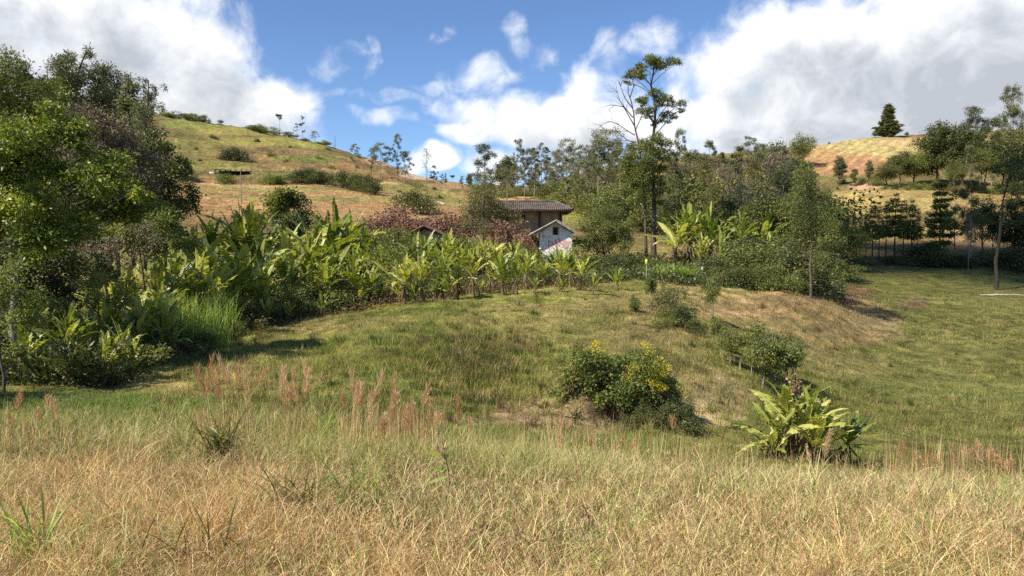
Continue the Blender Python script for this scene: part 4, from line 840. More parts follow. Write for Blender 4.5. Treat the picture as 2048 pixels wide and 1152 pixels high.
banana_row('front_r', [(915, 600, None, 500, 4), (945, 597, None, 505, 0), (975, 593, None, 508, 6), (1004, 590, None, 500, 1), (1030, 588, None, 505, 2), (1058, 585, None, 497, 7), (1086, 583, None, 505, 0), (1112, 582, None, 500, 4), (1136, 581, None, 503, 2), (1160, 581, None, 510, 1)], 'banana plants in front of the white shed', 'in the row just below the white shed')
banana_row('mid', [(300, None, 26, 505, 0), (338, None, 27, 495, 2), (372, None, 28, 500, 6), (405, None, 30, 480, 1), (446, None, 30, 470, 4), (492, None, 31, 478, 2), (530, None, 32, 470, 0), (566, None, 33, 488, 7), (604, None, 34, 470, 6), (640, None, 34, 478, 1), (676, None, 36, 470, 2),
    (712, None, 38, 480, 0), (750, None, 38, 470, 4), (790, None, 39, 478, 7)], 'middle of the banana thicket', 'in the middle of the thicket')
banana_row('mid_r', [(826, None, 41, 458, 6), (850, None, 42, 462, 1), (872, None, 41, 468, 2), (900, None, 42, 466, 0), (936, None, 43, 470, 1), (968, None, 43, 462, 6), (1000, None, 44, 468, 4), (1030, None, 44, 480, 2), (1064, None, 44, 497, 7), (1098, None, 45, 498, 3), (1130, None, 45, 500, 5)], 'bananas below the farmhouse', 'of the back rank below the farmhouse')
banana_row('fill', [(318, None, 24.5, 560, 1), (350, None, 25, 535, 4), (388, None, 26, 528, 0), (420, None, 27, 520, 2), (458, None, 28.5, 515, 6), (500, None, 29, 520, 1), (540, None, 30, 518, 7), (580, None, 31.5, 520, 0), (618, None, 32.5, 512, 4), (656, None, 33, 508, 2), (694, None, 35, 500, 1), (732, None, 36, 500, 6), (770, None, 37, 492, 0), (808, None, 38, 490, 4), (846, None, 39, 490, 1), (884, None, 40, 492, 2), (922, None, 41, 488, 7), (958, None, 41, 486, 0), (990, None, 42, 486, 1), (1022, None, 42, 492, 6)], 'second row of the banana thicket', 'in the second row behind the front plants')
banana_row('low_left', [(262, None, 20.5, 622, 1), (292, None, 20.2, 640, 3), (322, None, 20.6, 632, 4), (348, None, 21.0, 618, 1), (240, None, 19.5, 660, 5), (300, None, 22.5, 585, 0), (330, None, 23.5, 572, 2), (275, None, 22.5, 590, 6)], 'bananas round the pale canes', 'of the group round the pale green canes')
banana_row('tall', [(405, None, 40, 432, 1), (428, None, 41, 412, 2), (456, None, 42, 392, 0), (482, None, 42, 385, 6), (508, None, 43, 402, 2), (532, None, 41, 425, 4), (562, None, 40, 445, 7), (622, None, 42, 425, 1), (646, None, 43, 408, 2), (670, None, 44, 398, 0), (694, None, 44, 412, 6), (716, None, 44, 428, 4)], 'tall bananas before the terraced field', 'among the tall ones before the orange field')
banana_row('shade', [(70, None, 19, 590, 2), (118, None, 18, 612, 0), (165, None, 19, 598, 1), (205, None, 20, 590, 6), (245, None, 19, 625, 4), (285, None, 20, 600, 0), (318, None, 21, 585, 2), (120, None, 16.5, 680, 3), (200, None, 17, 672, 5), (262, None, 17.5, 665, 3), (30, None, 17, 640, 1)], 'shaded bananas under the left trees', 'in the shade under the big left tree')
banana_row('sunny_left', [(232, None, 25, 512, 2), (262, None, 26, 520, 0), (290, None, 24, 545, 1), (205, None, 26, 535, 7)], 'sunlit bananas beside the left tree', 'of the sunlit four beside the big left tree')
banana_row('small', [(1186, 592, None, 542, 5), (1236, 590, None, 532, 3)], 'young bananas at the slope edge', 'of the two young ones right of the thicket')
banana_row('right', [(1345, None, 53, 430, 1), (1368, None, 55, 402, 0), (1395, None, 56, 398, 2), (1422, None, 54, 412, 6), (1450, None, 56, 420, 4), (1480, None, 57, 425, 2), (1515, None, 56, 432, 1), (1548, None, 54, 448, 0), (1400, None, 50, 452, 7), (1440, None, 49, 468, 1)], 'bananas right of the tall pair of trees', 'in the dark grove right of the two tall trees')
for i, (px, Y, top, k) in enumerate(sorted(((345, 23, 640, 1), (378, 23.5, 628, 4), (430, 26, 600, 0), (478, 27, 590, 3), (520, 28, 585, 2), (565, 30, 570, 1), (610, 31, 565, 4), (668, 33, 545, 0), (715, 34, 548, 3), (745, 36, 520, 1), (820, 37, 530, 4), (862, 37, 535, 0), (930, 39, 520, 3), (985, 40, 525, 1), (1045, 41, 520, 4), (1100, 41, 530, 0), (250, 19, 690, 1), (300, 20, 680, 4), (400, 22.5, 655, 3), (455, 25, 632, 0)))):
    put([BUS[0], BUS[1], BUS[2], BUSO[0], BUSO[1]][k], 'bush', px, Y, top, '%s leafy bush from the left mixed in among the lower banana plants' % ORD[i], 'bush', 'bushes mixed into the banana thicket', 1.1)
# the lone clump in the hollow at the right
def lone_banana():
    Y = 11.6; g = ground_px(1612, Y); o = thing('banana_clump', 'lone spreading banana clump in the hollow before the meadow', 'banana plant', tuple(map(float, g)))
    for k, (dx, dy, pi, sc, rz) in enumerate(((0, 0, 0, .46, 0.3), (-.30, .1, 4, .42, 1.2), (.36, .12, 1, .46, 2.2), (.12, -.15, 5, .52, 4.0), (.62, .05, 4, .34, 5.1), (-.05, .28, 2, .42, 3.3), (-.45, -.05, 5, .40, .4))):
        for nm, me in BAN[pi]['parts']:
            c = link(nm, me, o, (dx, dy, -.05)); c.scale = (sc * 1.3, sc * 1.3, sc * .86); c.rotation_euler = (random.Random(k).uniform(-.16, .16), .3 * (1 if dx > 0.2 else -1 if dx < -.1 else 0), rz)
    b = MB(); rng = np.random.default_rng(5); b.tube([(-.05, .05, 0), (-.07, .04, .6), (-.12, .02, 1.25)], [.016, .013, .009], 7); b.build('bare_stalk', M['pale_bark'], o, True)
    w = MB(); P = np.array([-.12, .02, 1.2]) + rng.normal(0, .05, (90, 3)) * [1, 1, 1.6]; leaf_kites(w, rng, P, rdir(rng, 90), .07, .035, rng.uniform(.4, 1, 90)); w.build('dry_leaves', M['banana_dry'], o)
lone_banana()

# ------------------------------------------------------------------ left wood
hero('avocado_tree', 'big leafy tree with bright yellow green leaves at the left edge', 'tree', 19, 42,
     [(-40, 300, 55), (20, 270, 50), (85, 235, 42), (60, 290, 50), (120, 270, 42), (150, 320, 45), (40, 350, 55), (-30, 380, 60), (110, 350, 50), (180, 350, 38), (215, 370, 36), (250, 375, 26), (170, 400, 45), (90, 420, 55), (200, 430, 38), (30, 430, 50), (-30, 450, 55), (130, 470, 45), (225, 405, 28), (100, 500, 35), (165, 460, 36), (70, 310, 40), (10, 320, 40)],
     [(38, 700), (30, 560), (42, 460), (80, 330)], .13, 'bright', 'pale_bark', 1700, .115, .42, 12, .24, .8, .6, 21)
hero('tree', 'dark feathery tree rising behind the bright left tree', 'tree', 34, 20,
     [(-60, 200, 60), (0, 170, 55), (40, 150, 40), (80, 175, 36), (20, 215, 60), (90, 215, 40), (120, 240, 36), (-40, 150, 40), (60, 250, 50), (110, 280, 40), (-20, 270, 60), (130, 200, 28)], [(20, 600), (20, 400), (20, 200)], .2, 'mid', 'bark', 1700, .14, .35, 12, .3, .8, .6, 22)
hero('tree', 'sparse grey tree with a leaning dark tip on the left skyline', 'tree', 36, 140,
     [(176, 98, 11), (166, 112, 12), (152, 120, 14), (140, 132, 17), (160, 140, 15), (178, 134, 8), (125, 145, 22), (150, 165, 26), (110, 160, 22), (175, 160, 18), (135, 190, 30), (165, 195, 26), (105, 195, 28), (150, 225, 30)], [(140, 560), (135, 300), (140, 180), (172, 105)], .12, 'grey', 'bark', 620, .12, .33, 8, .3, .8, .7, 23)
hero('tree', 'loose grey green tree on the skyline between leaning tree and forked tree', 'tree', 38, 235,
     [(212, 145, 16), (230, 150, 15), (205, 165, 18), (245, 165, 18), (225, 180, 22), (258, 180, 16), (200, 190, 20), (240, 200, 22), (265, 205, 18), (215, 215, 24), (180, 180, 18), (185, 150, 12), (95, 140, 18), (80, 150, 18), (75, 170, 16)], [(235, 560), (232, 300), (228, 160)], .12, 'grey', 'pale_bark', 800, .12, .36, 8, .3, .8, .7, 24)
hero('tree', 'grey tree with two forked bare arms against the cloud', 'tree', 33, 295,
     [(296, 165, 7), (297, 178, 9), (300, 195, 12), (310, 190, 8), (322, 182, 8), (334, 178, 6), (285, 200, 14), (278, 225, 20), (300, 225, 18), (290, 250, 24), (270, 260, 22), (308, 215, 10)], [(292, 560), (290, 350), (297, 160)], .09, 'grey', 'bark', 420, .10, .33, 7, .3, .8, .7, 25)
hero('tree', 'brown half dead tree with dry twiggy crown left of the dark evergreen', 'tree', 25.5, 220,
     [(150, 240, 30), (185, 230, 26), (215, 245, 28), (170, 275, 32), (205, 285, 34), (240, 265, 30), (235, 305, 34), (195, 320, 34), (265, 290, 28), (160, 310, 30), (260, 330, 34), (225, 345, 34), (285, 320, 26), (290, 355, 30)], [(215, 600), (212, 450), (205, 260)], .13, 'dry', 'bark', 900, .11, .3, 12, .32, .85, .5, 26, .2, 10)
hero('evergreen_tree', 'dense rounded dark evergreen at the right end of the left wood', 'tree', 29, 330,
     [(300, 270, 20), (315, 285, 22), (300, 305, 28), (335, 300, 22), (325, 330, 30), (350, 325, 20), (310, 350, 32), (345, 355, 28), (365, 350, 18), (370, 380, 20), (345, 390, 30), (310, 390, 32), (365, 410, 20), (335, 415, 28), (285, 400, 28), (290, 330, 24)], [(330, 610), (330, 450), (315, 290)], .14, 'dark', 'dark_bark', 800, .11, .5, 12, .26, .85, .8, 27)
hero('thicket_bush', 'tangled brown and olive bush below the dark evergreen', 'bush', 25, 300,
     [(245, 425, 26), (280, 430, 28), (315, 440, 28), (350, 445, 24), (375, 455, 18), (265, 460, 28), (300, 475, 30), (335, 480, 28), (235, 465, 24), (280, 500, 28), (370, 480, 18), (225, 400, 20), (320, 415, 22)], None, .06, 'shrubmix', 'bark', 800, .11, .42, 10, .3, .8, .8, 28, .1, 7)
hero('thicket_bush', 'dry brown twiggy bush beside the bright left tree', 'bush', 23, 215,
     [(200, 480, 28), (235, 500, 30), (265, 520, 22), (190, 520, 28), (225, 540, 24), (170, 500, 24), (290, 450, 24), (310, 475, 20)], None, .05, 'dry', 'bark', 600, .09, .35, 10, .32, .8, .8, 29, .1, 9)
hero('bush', 'russet and green bush at the left edge of the photo', 'bush', 15.5, 5,
     [(-40, 560, 40), (10, 545, 34), (45, 560, 30), (5, 590, 38), (50, 600, 28), (20, 635, 34), (-30, 620, 44), (60, 640, 20)], None, .04, 'shrubmix', 'bark', 560, .07, .5, 11, .28, .8, .8, 30, .1, 5, vbias=.2)
hero('bush', 'rusty tipped bush under the bright left tree', 'bush', 20, 215,
     [(170, 570, 24), (205, 560, 24), (240, 575, 20), (190, 600, 22), (225, 605, 22), (150, 600, 18)], None, .04, 'shrubmix', 'bark', 420, .08, .5, 10, .28, .8, .8, 31, .1, 4, vbias=.25)
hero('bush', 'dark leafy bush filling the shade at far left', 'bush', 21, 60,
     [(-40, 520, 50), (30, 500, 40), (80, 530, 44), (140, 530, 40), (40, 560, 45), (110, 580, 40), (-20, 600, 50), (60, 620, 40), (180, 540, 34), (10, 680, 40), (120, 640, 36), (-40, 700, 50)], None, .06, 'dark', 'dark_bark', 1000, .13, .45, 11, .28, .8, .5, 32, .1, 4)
hero('bush', 'low dark undergrowth bush at the foot of the left bananas', 'bush', 16.8, 170,
     [(20, 740, 30), (70, 730, 28), (110, 745, 26), (160, 735, 26), (205, 740, 24), (250, 725, 22), (290, 715, 22), (240, 690, 22), (150, 700, 24), (320, 700, 18), (40, 700, 26)], None, .03, 'dark', 'bark', 320, .08, .45, 9, .3, .7, .3, 33, .1, 3, vbias=.1)
hero('tree', 'dark tree filling the wood between bright and brown trees', 'tree', 31, 130,
     [(60, 330, 50), (120, 330, 46), (160, 360, 44), (90, 400, 50), (150, 420, 46), (30, 400, 50), (200, 400, 40), (-30, 330, 60), (-30, 430, 60), (120, 480, 50), (250, 390, 34), (270, 430, 34), (60, 480, 50), (200, 460, 40)], None, .14, 'dark', 'dark_bark', 1300, .14, .4, 10, .3, .8, .4, 34)

fy = ([300, 350, 450, 600, 750, 900, 1060, 1190], [20.5, 22, 25.5, 29, 32, 34.5, 37, 38.5]); by = (fy[0], [30, 32, 36, 39, 42, 44, 46, 46])
undergrowth('undergrowth', 'tangled green weeds between the banana stems', 46000, 300, 1190, fy, by, .8, .12, 'dark', 901)
undergrowth('dry_undergrowth', 'dry brown leaf litter and stalks at the thicket foot', 6500, 330, 1180, (fy[0], [v - .7 for v in fy[1]]), (fy[0], [v + 2.5 for v in fy[1]]), .45, .12, 'banana_dry', 902)
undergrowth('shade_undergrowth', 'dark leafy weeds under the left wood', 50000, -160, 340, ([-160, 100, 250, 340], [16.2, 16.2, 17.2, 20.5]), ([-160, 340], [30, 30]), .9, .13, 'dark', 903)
undergrowth('grove_undergrowth', 'dark weeds under the grove right of the tall pair', 30000, 1180, 1690, ([1180, 1300, 1400, 1690], [42, 41, 40, 44]), ([1180, 1690], [60, 62]), .9, .2, 'dark', 904)
for i, (x, y, h, lab) in enumerate(((-13.6, 11.2, 5.6, 'leafy tree just beyond the left edge shading the pasture'),)):
    o = thing('tree', lab, 'tree', (x, y, gz(x, y)), None, i * 1.3, (h / 6 * .95, h / 6 * .95, h / 6))
    for nm, me in BRO[i]['parts']: link(nm, me, o)
DCO = [P_conifer(95, 9, 3.2, .2, 22, 'dark', dens=1.1, sprig=.3), P_conifer(96, 9, 2.6, .25, 20, 'grey', dens=.8, sprig=.26)]
for (px, Y, top, k, lab) in ((58, 37, 122, 0, 'dark pointed conifer first on the left skyline'), (108, 38, 136, 0, 'dark pointed conifer left of the leaning tree'), (150, 37, 98, 1, 'thin spired conifer just left of the leaning tip'), (205, 38, 140, 1, 'thin dark conifer right of the leaning tip'), (268, 36, 150, 1, 'grey spired conifer left of the forked tree'), (8, 38, 128, 0, 'dark conifer at the top left corner of the wood')):
    put(DCO[k], 'conifer', px, Y, top, lab, 'tree', 'conifers of the left wood', .85)
# cane-like grass by the bananas
for i, (px, Y, w) in enumerate(((345, 23.0, 1.0), (385, 23.2, 1.2), (425, 25.5, .9), (312, 23, .8))):
    rng = np.random.default_rng(300 + i); g = ground_px(px, Y); n = 420; a = rng.uniform(0, 2 * PI, n); r = w * np.sqrt(rng.uniform(0, 1, n)); X = np.cos(a) * r; Yy = np.sin(a) * r * .6
    b = blades(rng, X, Yy, np.zeros(n) - .05, rng.uniform(.6, 1.9, n), rng.uniform(.018, .04, n), rng.uniform(.02, .5, n), np.ones((n, 3)), 4, curl=1.6); b.C = []; b.A = [np.repeat(rng.uniform(.2, .9, n), 9)]
    o = b.build('cane_clump', M['cane']); o.location = tuple(map(float, g)); tag(o, ['slim cane clump beside the left bananas', 'widest pale green cane clump at the thicket foot', 'cane clump nearest the front row bananas', 'leftmost cane clump next to the shaded bananas'][i], 'cane', 'cane clumps by the bananas')

# ------------------------------------------------------------------ shrubs among bananas and by the houses
put(COLT[0], 'evergreen_tree', 575, 47, 346, 'dense dark conical evergreen rising behind the banana thicket', 'tree', sx=1.25)['label']
hero('evergreen_tree', 'dark bushy evergreen low beside the conical one', 'tree', 46, 602, [(600, 400, 16), (606, 420, 20), (590, 435, 22), (612, 445, 20), (560, 450, 22), (580, 460, 26), (545, 430, 14)], None, .08, 'dark', 'dark_bark', 420, .14, .5, seed=41)
hero('tree', 'small round dark tree standing among the bananas', 'tree', 37, 790, [(770, 475, 18), (795, 468, 20), (815, 480, 18), (780, 495, 22), (805, 500, 22), (790, 520, 22), (760, 505, 16), (825, 505, 16)], None, .06, 'mid', 'bark', 420, .10, .5, seed=42)
hero('tree', 'loose olive grey tree hiding the left half of the farmhouse', 'tree', 62, 965,
     [(965, 372, 16), (955, 392, 20), (982, 390, 20), (938, 412, 20), (968, 415, 24), (998, 408, 20), (1020, 418, 16), (1030, 440, 14), (1010, 455, 18), (935, 435, 16), (960, 440, 20), (990, 438, 18), (1012, 440, 12), (925, 455, 12), (950, 462, 18), (980, 462, 18), (975, 350, 8)], [(968, 500), (966, 440), (968, 370)], .12, 'olive', 'bark', 620, .15, .4, 9, .32, .9, .7, 43, .2, 6)
for i, (px, Y, top, lab) in enumerate(((742, 60, 428, 'low reddish bush at the left end of the red hedge'), (775, 61, 412, 'reddish bush with pale twigs above the banana tops'), (812, 63, 404, 'tallest reddish bush before the orange field'), (850, 62, 415, 'reddish bush above the half hidden brown roof'), (885, 63, 418, 'crimson bush right of the brown roof'), (915, 62, 432, 'rusty bush left of the olive grey tree'), (1020, 60, 432, 'crimson bush against the farmhouse wall'), (1050, 58, 446, 'low red and green bush left of the white shed'))):
    put(BUSR[i % 2], 'red_bush', px, Y, top, lab, 'bush', 'reddish bushes above the bananas', sx=1.1)
for i, (px, Y, top, lab) in enumerate(((700, 47, 450, 'green bush behind the tall bananas'), (740, 46, 458, 'green bush left of the half hidden house'), (880, 47, 474, 'bush under the brown roof edge'), (925, 49, 468, 'bush below the olive grey tree'), (1040, 50, 468, 'twiggy olive bush beside the white shed'), (1065, 52, 478, 'small dark bush at the shed corner'), (1150, 50, 488, 'low bush right of the white shed'))):
    put((BUSO + BUS)[i % 5], 'bush', px, Y, top, lab, 'bush', 'bushes around the houses', sx=1.1)
hero('bush', 'broad spreading green bush right of the white shed', 'bush', 57, 1215,
     [(1170, 455, 16), (1190, 440, 18), (1215, 432, 20), (1240, 428, 16), (1255, 445, 16), (1180, 470, 20), (1210, 458, 22), (1238, 462, 20), (1258, 470, 14), (1165, 478, 14), (1195, 482, 18), (1225, 484, 18), (1225, 415, 12), (1180, 492, 16), (1210, 495, 16), (1245, 490, 16), (1262, 455, 12), (1200, 425, 12)], None, .08, 'mid', 'dark_bark', 1000, .12, .5, seed=44, depth=.9)
for i, (px, Y, top, lab) in enumerate(((1195, 49, 502, 'dark shaded bush below the broad green bush'), (1228, 48, 497, 'dark hollow bush left of the yellow topped post'), (1262, 48, 500, 'dark bush directly behind the yellow topped post'), (1215, 44, 528, 'small dark bush at the top of the mound edge'))):
    put(BUSD[i % 2], 'bush', px, Y, top, lab, 'bush', 'dark bushes under the two tall trees', sx=1.15)
# strap-leaved plants
for i, (px, Y, top) in enumerate(((1312, 44, 500), (1338, 45, 496), (1362, 44, 502), (1385, 45, 508))):
    rng = np.random.default_rng(400 + i); g = ground_px(px, Y); n = 150; a = rng.uniform(0, 2 * PI, n); r = .55 * np.sqrt(rng.uniform(0, 1, n))
    b = blades(rng, np.cos(a) * r, np.sin(a) * r, np.zeros(n) - .05, rng.uniform(.6, 1.15, n), rng.uniform(.06, .10, n), rng.uniform(.35, 1.0, n), np.ones((n, 3)), 5, curl=.9); b.C = []; b.A = [np.repeat(rng.uniform(.25, 1, n), 11)]
    o = b.build('strap_leaf_plant', M['cane']); o.location = tuple(map(float, g)); tag(o, '%s strap leaved plant from the left at the foot of the tall pair' % ORD[i], 'plant', 'strap leaved plants')

# ------------------------------------------------------------------ the tall pair
def bare_arms(rng, wb, g, s, Y):
    for pts in ([(1270, 270), (1258, 262), (1240, 248), (1222, 240), (1208, 246)], [(1268, 250), (1252, 225), (1238, 205), (1232, 190)], [(1264, 215), (1250, 195), (1242, 172), (1246, 160)], [(1272, 285), (1256, 280), (1236, 262), (1214, 258)], [(1266, 235), (1248, 215), (1228, 212), (1216, 222)], [(1260, 195), (1266, 175), (1262, 160)], [(1270, 262), (1280, 240), (1284, 222)]):
        P = [world_at(a, c, Y) - g for a, c in pts]; dy = rng.uniform(-1.2, 1.2); P = [p + np.array([0, dy * k / len(P), 0]) for k, p in enumerate(P)]
        wb.tube(P, np.linspace(.05, .012, len(P)), 5)
        for _ in range(9):
            k = rng.integers(1, len(P)); d = (P[k] - P[k - 1]); d = d / np.linalg.norm(d) + rng.normal(0, .5, 3); p1 = P[k] + d * .35; p2 = p1 + (d + rng.normal(0, .3, 3) - [0, 0, .4]) * .35; wb.tube([P[k], p1, p2], [.018, .012, .005], 3)
hero('eucalyptus_tree', 'tall tree with a bare leafless top and a dense olive lower crown', 'tree', 58, 1292,
     [(1268, 300, 16), (1290, 292, 14), (1262, 325, 18), (1285, 320, 20), (1258, 350, 16), (1280, 348, 20), (1262, 378, 18), (1285, 375, 18), (1272, 398, 14), (1250, 335, 10), (1298, 340, 12)],
     [(1294, 495), (1290, 400), (1281, 320), (1272, 262), (1262, 205), (1256, 170)], .12, 'mid', 'bark', 1300, .14, .42, 11, .28, .9, .8, 51, .3, 5, extra=bare_arms)
hero('eucalyptus_tree', 'tallest tree with layered umbrella tops rising into the sky', 'tree', 59, 1308,
     [(1262, 150, 11), (1270, 142, 12), (1282, 133, 13), (1296, 127, 14), (1311, 123, 14), (1326, 122, 13), (1339, 126, 12), (1347, 133, 9), (1276, 150, 11), (1290, 143, 11), (1257, 160, 7), (1318, 134, 9), (1304, 137, 9),
      (1280, 205, 10), (1290, 196, 12), (1304, 192, 12), (1318, 194, 12), (1332, 200, 11), (1344, 205, 10), (1356, 212, 10), (1364, 220, 7), (1288, 215, 11), (1300, 222, 11), (1334, 225, 12), (1346, 232, 9), (1315, 212, 10), (1322, 240, 8), (1294, 236, 8), (1310, 250, 6), (1332, 246, 6),
      (1298, 283, 15), (1314, 278, 17), (1328, 288, 13), (1303, 305, 20), (1324, 308, 17), (1308, 332, 20), (1327, 338, 14), (1314, 362, 18), (1304, 388, 14), (1324, 382, 13), (1332, 318, 10), (1296, 350, 14), (1318, 405, 10)],
     [(1308, 495), (1307, 400), (1305, 320), (1308, 265), (1309, 215), (1306, 165), (1308, 135)], .2, 'mid', 'bark', 620, .13, .42, 12, .26, .6, .6, 52, .35, 6, vbias=-.08)

# hero tree right of centre
hero('tree', 'full grey green tree with slim straight trunk on the slope crest', 'tree', 41, 1620,
     [(1600, 335, 12), (1612, 350, 18), (1595, 365, 20), (1632, 365, 20), (1585, 390, 22), (1612, 390, 24), (1645, 385, 22), (1662, 400, 16), (1578, 420, 22), (1605, 420, 24), (1635, 418, 24), (1665, 425, 18), (1590, 450, 22), (1620, 450, 24), (1648, 450, 20), (1670, 450, 14), (1585, 478, 20), (1612, 480, 20), (1640, 475, 20), (1600, 500, 16), (1632, 498, 14), (1660, 480, 14)],
     [(1621, 585), (1621, 520), (1622, 450), (1608, 345)], .085, 'mid', 'bark', 620, .11, .36, 10, .3, .85, .7, 53, .3, 5, vbias=-.05, droop=.6)
hero('bush', 'leafy bush right of the slim trunked tree', 'bush', 46, 1652, [(1640, 520, 16), (1655, 512, 16), (1670, 525, 12), (1648, 540, 16), (1665, 545, 12), (1635, 545, 12)], None, .04, 'mid', 'bark', 420, .10, .5, seed=54)

# dark grove right of the tall pair
G = 'trees of the dark grove'
for i, (p, px, Y, top, lab) in enumerate(((BROD[1], 1400, 62, 400, 'dark rounded tree left in the grove behind the bananas'), (BROD[2], 1455, 64, 392, 'dark tree in the middle of the grove'), (BRO[2], 1500, 62, 385, 'green tree with pale stem in the grove'), (BROD[0], 1535, 60, 372, 'dark tree left of the slim trunked tree'),
    (EUCD[0], 1560, 62, 345, 'loose dark tree just left of the slim trunked tree'), (BROD[1], 1590, 60, 380, 'dark tree directly behind the slim trunked tree'), (SPA[2], 1480, 68, 362, 'grey thin crowned tree above the grove'), (SPA[1], 1425, 70, 372, 'olive thin crowned tree above the grove'), (BROD[0], 1345, 64, 392, 'dark tree touching the tall pair'), (BRO[1], 1690, 66, 440, 'green tree beside the conifer row'))):
    put(p, 'tree', px, Y, top, lab, 'tree', G, sx=1.1)
for i, (px, Y, top) in enumerate(((1395, 46, 520), (1430, 45, 500), (1460, 46, 478), (1490, 45, 488), (1520, 46, 472), (1552, 45, 482), (1585, 46, 490), (1480, 42, 520), (1515, 42, 522), (1550, 42, 525), (1590, 43, 528), (1445, 43, 525), (1575, 50, 455), (1500, 52, 455))):
    put((BUSD + BUS + BUSO)[i % 6], 'bush', px, Y, top, '%s bush in the dark hedge under the grove, counted as placed from the left end' % ORD[i] if False else ['dark bush at the left end of the grove edge', 'bush with green tips under the right bananas', 'tall dark bush under the grove', 'olive bush in the grove edge', 'broad dark bush under the middle of the grove', 'green bush left of the slim trunk', 'dark bush just behind the slim trunk', 'low bush at the lip of the dry slope', 'low dark bush above the dry slope', 'rounded green bush above the dry slope', 'olive bush at the foot of the slim trunked tree', 'low olive bush by the white topped peg', 'high dark bush inside the grove near the slim tree', 'high bush inside the grove behind the bananas'][i], 'bush', 'bushes along the grove edge', sx=1.2)

# ------------------------------------------------------------------ shrubs on the slope
S = 'shrubs on the slope'
for i, (p, px, br, top, lab, sx) in enumerate(((SAP[2], 1303, 622, 540, 'slender grey green shrub on the slope left of the dark hollow', .8), (BUSO[0], 1350, 640, 562, 'loose shrub above the dark hollow of the slope', .8), (BUSD[0], 1368, 652, 598, 'dark shrub filling the hollow of the slope', 1.0), (BUS[2], 1272, 625, 582, 'small green shrub at the mound edge', .8),
    (SAP[0], 1425, 645, 536, 'young tree with a leaning pale stem on the slope', .75), (BUSO[1], 1330, 655, 610, 'olive shrub low on the slope', .9), (BUSD[0], 1388, 668, 628, 'low dark shrub down slope of the hollow', .8), (BUS[0], 1330, 608, 565, 'small shrub between mound edge and hollow', .8))):
    put(p, 'shrub', px, None, top, lab, 'shrub', S, sx, base_row=br)
for i, (k, px, br, top, lab) in enumerate(((0, 1436, 696, 626, 'uppermost sapling at the head of the pale stemmed row'), (1, 1462, 730, 642, 'second sapling down the pale stemmed row'), (2, 1486, 742, 650, 'third sapling down the pale stemmed row'), (0, 1508, 755, 648, 'fourth sapling down the pale stemmed row'),
    (1, 1528, 780, 640, 'tallest sapling with clear white stems in the row'), (1, 1548, 786, 632, 'dark crowned sapling beside the tallest one'), (2, 1576, 784, 665, 'rightmost sapling in front at the foot of the row'), (0, 1592, 768, 672, 'small sapling behind the rightmost one'), (2, 1450, 715, 650, 'slight sapling between the first two of the row'), (0, 1558, 760, 655, 'sapling standing behind the tallest one'))):
    put(SAP[k], 'sapling', px, None, top, lab, 'tree', 'row of pale stemmed saplings', 1.15, base_row=br)

# yellow flowering bush on the cut bank
Yb = 15.0
hb = hero('flowering_bush', 'sprawling bush with yellow flowers overhanging the dark cut bank', 'bush', Yb, 1250,
     [(1160, 715, 26), (1190, 725, 28), (1150, 745, 24), (1215, 735, 30), (1180, 755, 28), (1245, 745, 28), (1215, 765, 30), (1275, 735, 28), (1250, 775, 30), (1295, 750, 28), (1320, 745, 24), (1335, 765, 22), (1300, 780, 26), (1130, 765, 16), (1200, 795, 18), (1345, 785, 16), (1285, 715, 20), (1120, 790, 14), (1108, 775, 10)],
     None, .035, 'shrubmix', 'bark', 640, .065, .5, 12, .3, .85, .35, 61, .05, 6, crown='foliage', vbias=-.02)
def flowers(o, px0, Y, cl, seed):
    rng = np.random.default_rng(seed); g = ground_px(px0, Y); b = MB(); s = Y / F_PX
    for (px, py, r, n) in cl:
        n = int(n * 1.7); c = world_at(px, py, Y - .35) - g; P = c + rdir(rng, n) * (r * s * rng.uniform(.2, 1, (n, 1)) ** .5) * [1, 1, .8]; leaf_kites(b, rng, P, rdir(rng, n) + [0, 0, .5], rng.uniform(.012, .03, n), rng.uniform(.012, .024, n), rng.uniform(0, 1, n))
    b.build('flowers', M['flower'], o)
flowers(hb, 1250, Yb, [(1192, 688, 9, 120), (1290, 690, 12, 90), (1300, 708, 14, 120), (1316, 722, 14, 150), (1300, 740, 16, 120), (1322, 746, 16, 190), (1335, 735, 10, 80), (1310, 765, 14, 170), (1325, 775, 12, 150), (1265, 735, 14, 60), (1255, 755, 14, 50), (1200, 700, 8, 30), (1180, 702, 8, 30)], 4)
for i, (px, Y, top, lab) in enumerate(((1345, 14.5, 785, 'low dark scrub added as shade at the right of the cut bank'), (1290, 14.4, 800, 'dark scrub added as shade in the hollow under the flowering bush'), (1120, 15.2, 800, 'low brown scrub at the left of the cut bank'), (1090, 15.6, 812, 'small scrub at the foot of the mound'), (1372, 15.4, 800, 'dry scrub trailing off the right end of the cut bank'))):  # first two are dark scrub added in place of the shade under the bush
    put([BUSD[0], BUSD[1], BUSO[1], BUSO[0], BUSO[0]][i], 'scrub', px, Y, top, lab, 'bush', 'scrub on the cut bank', 1.0)

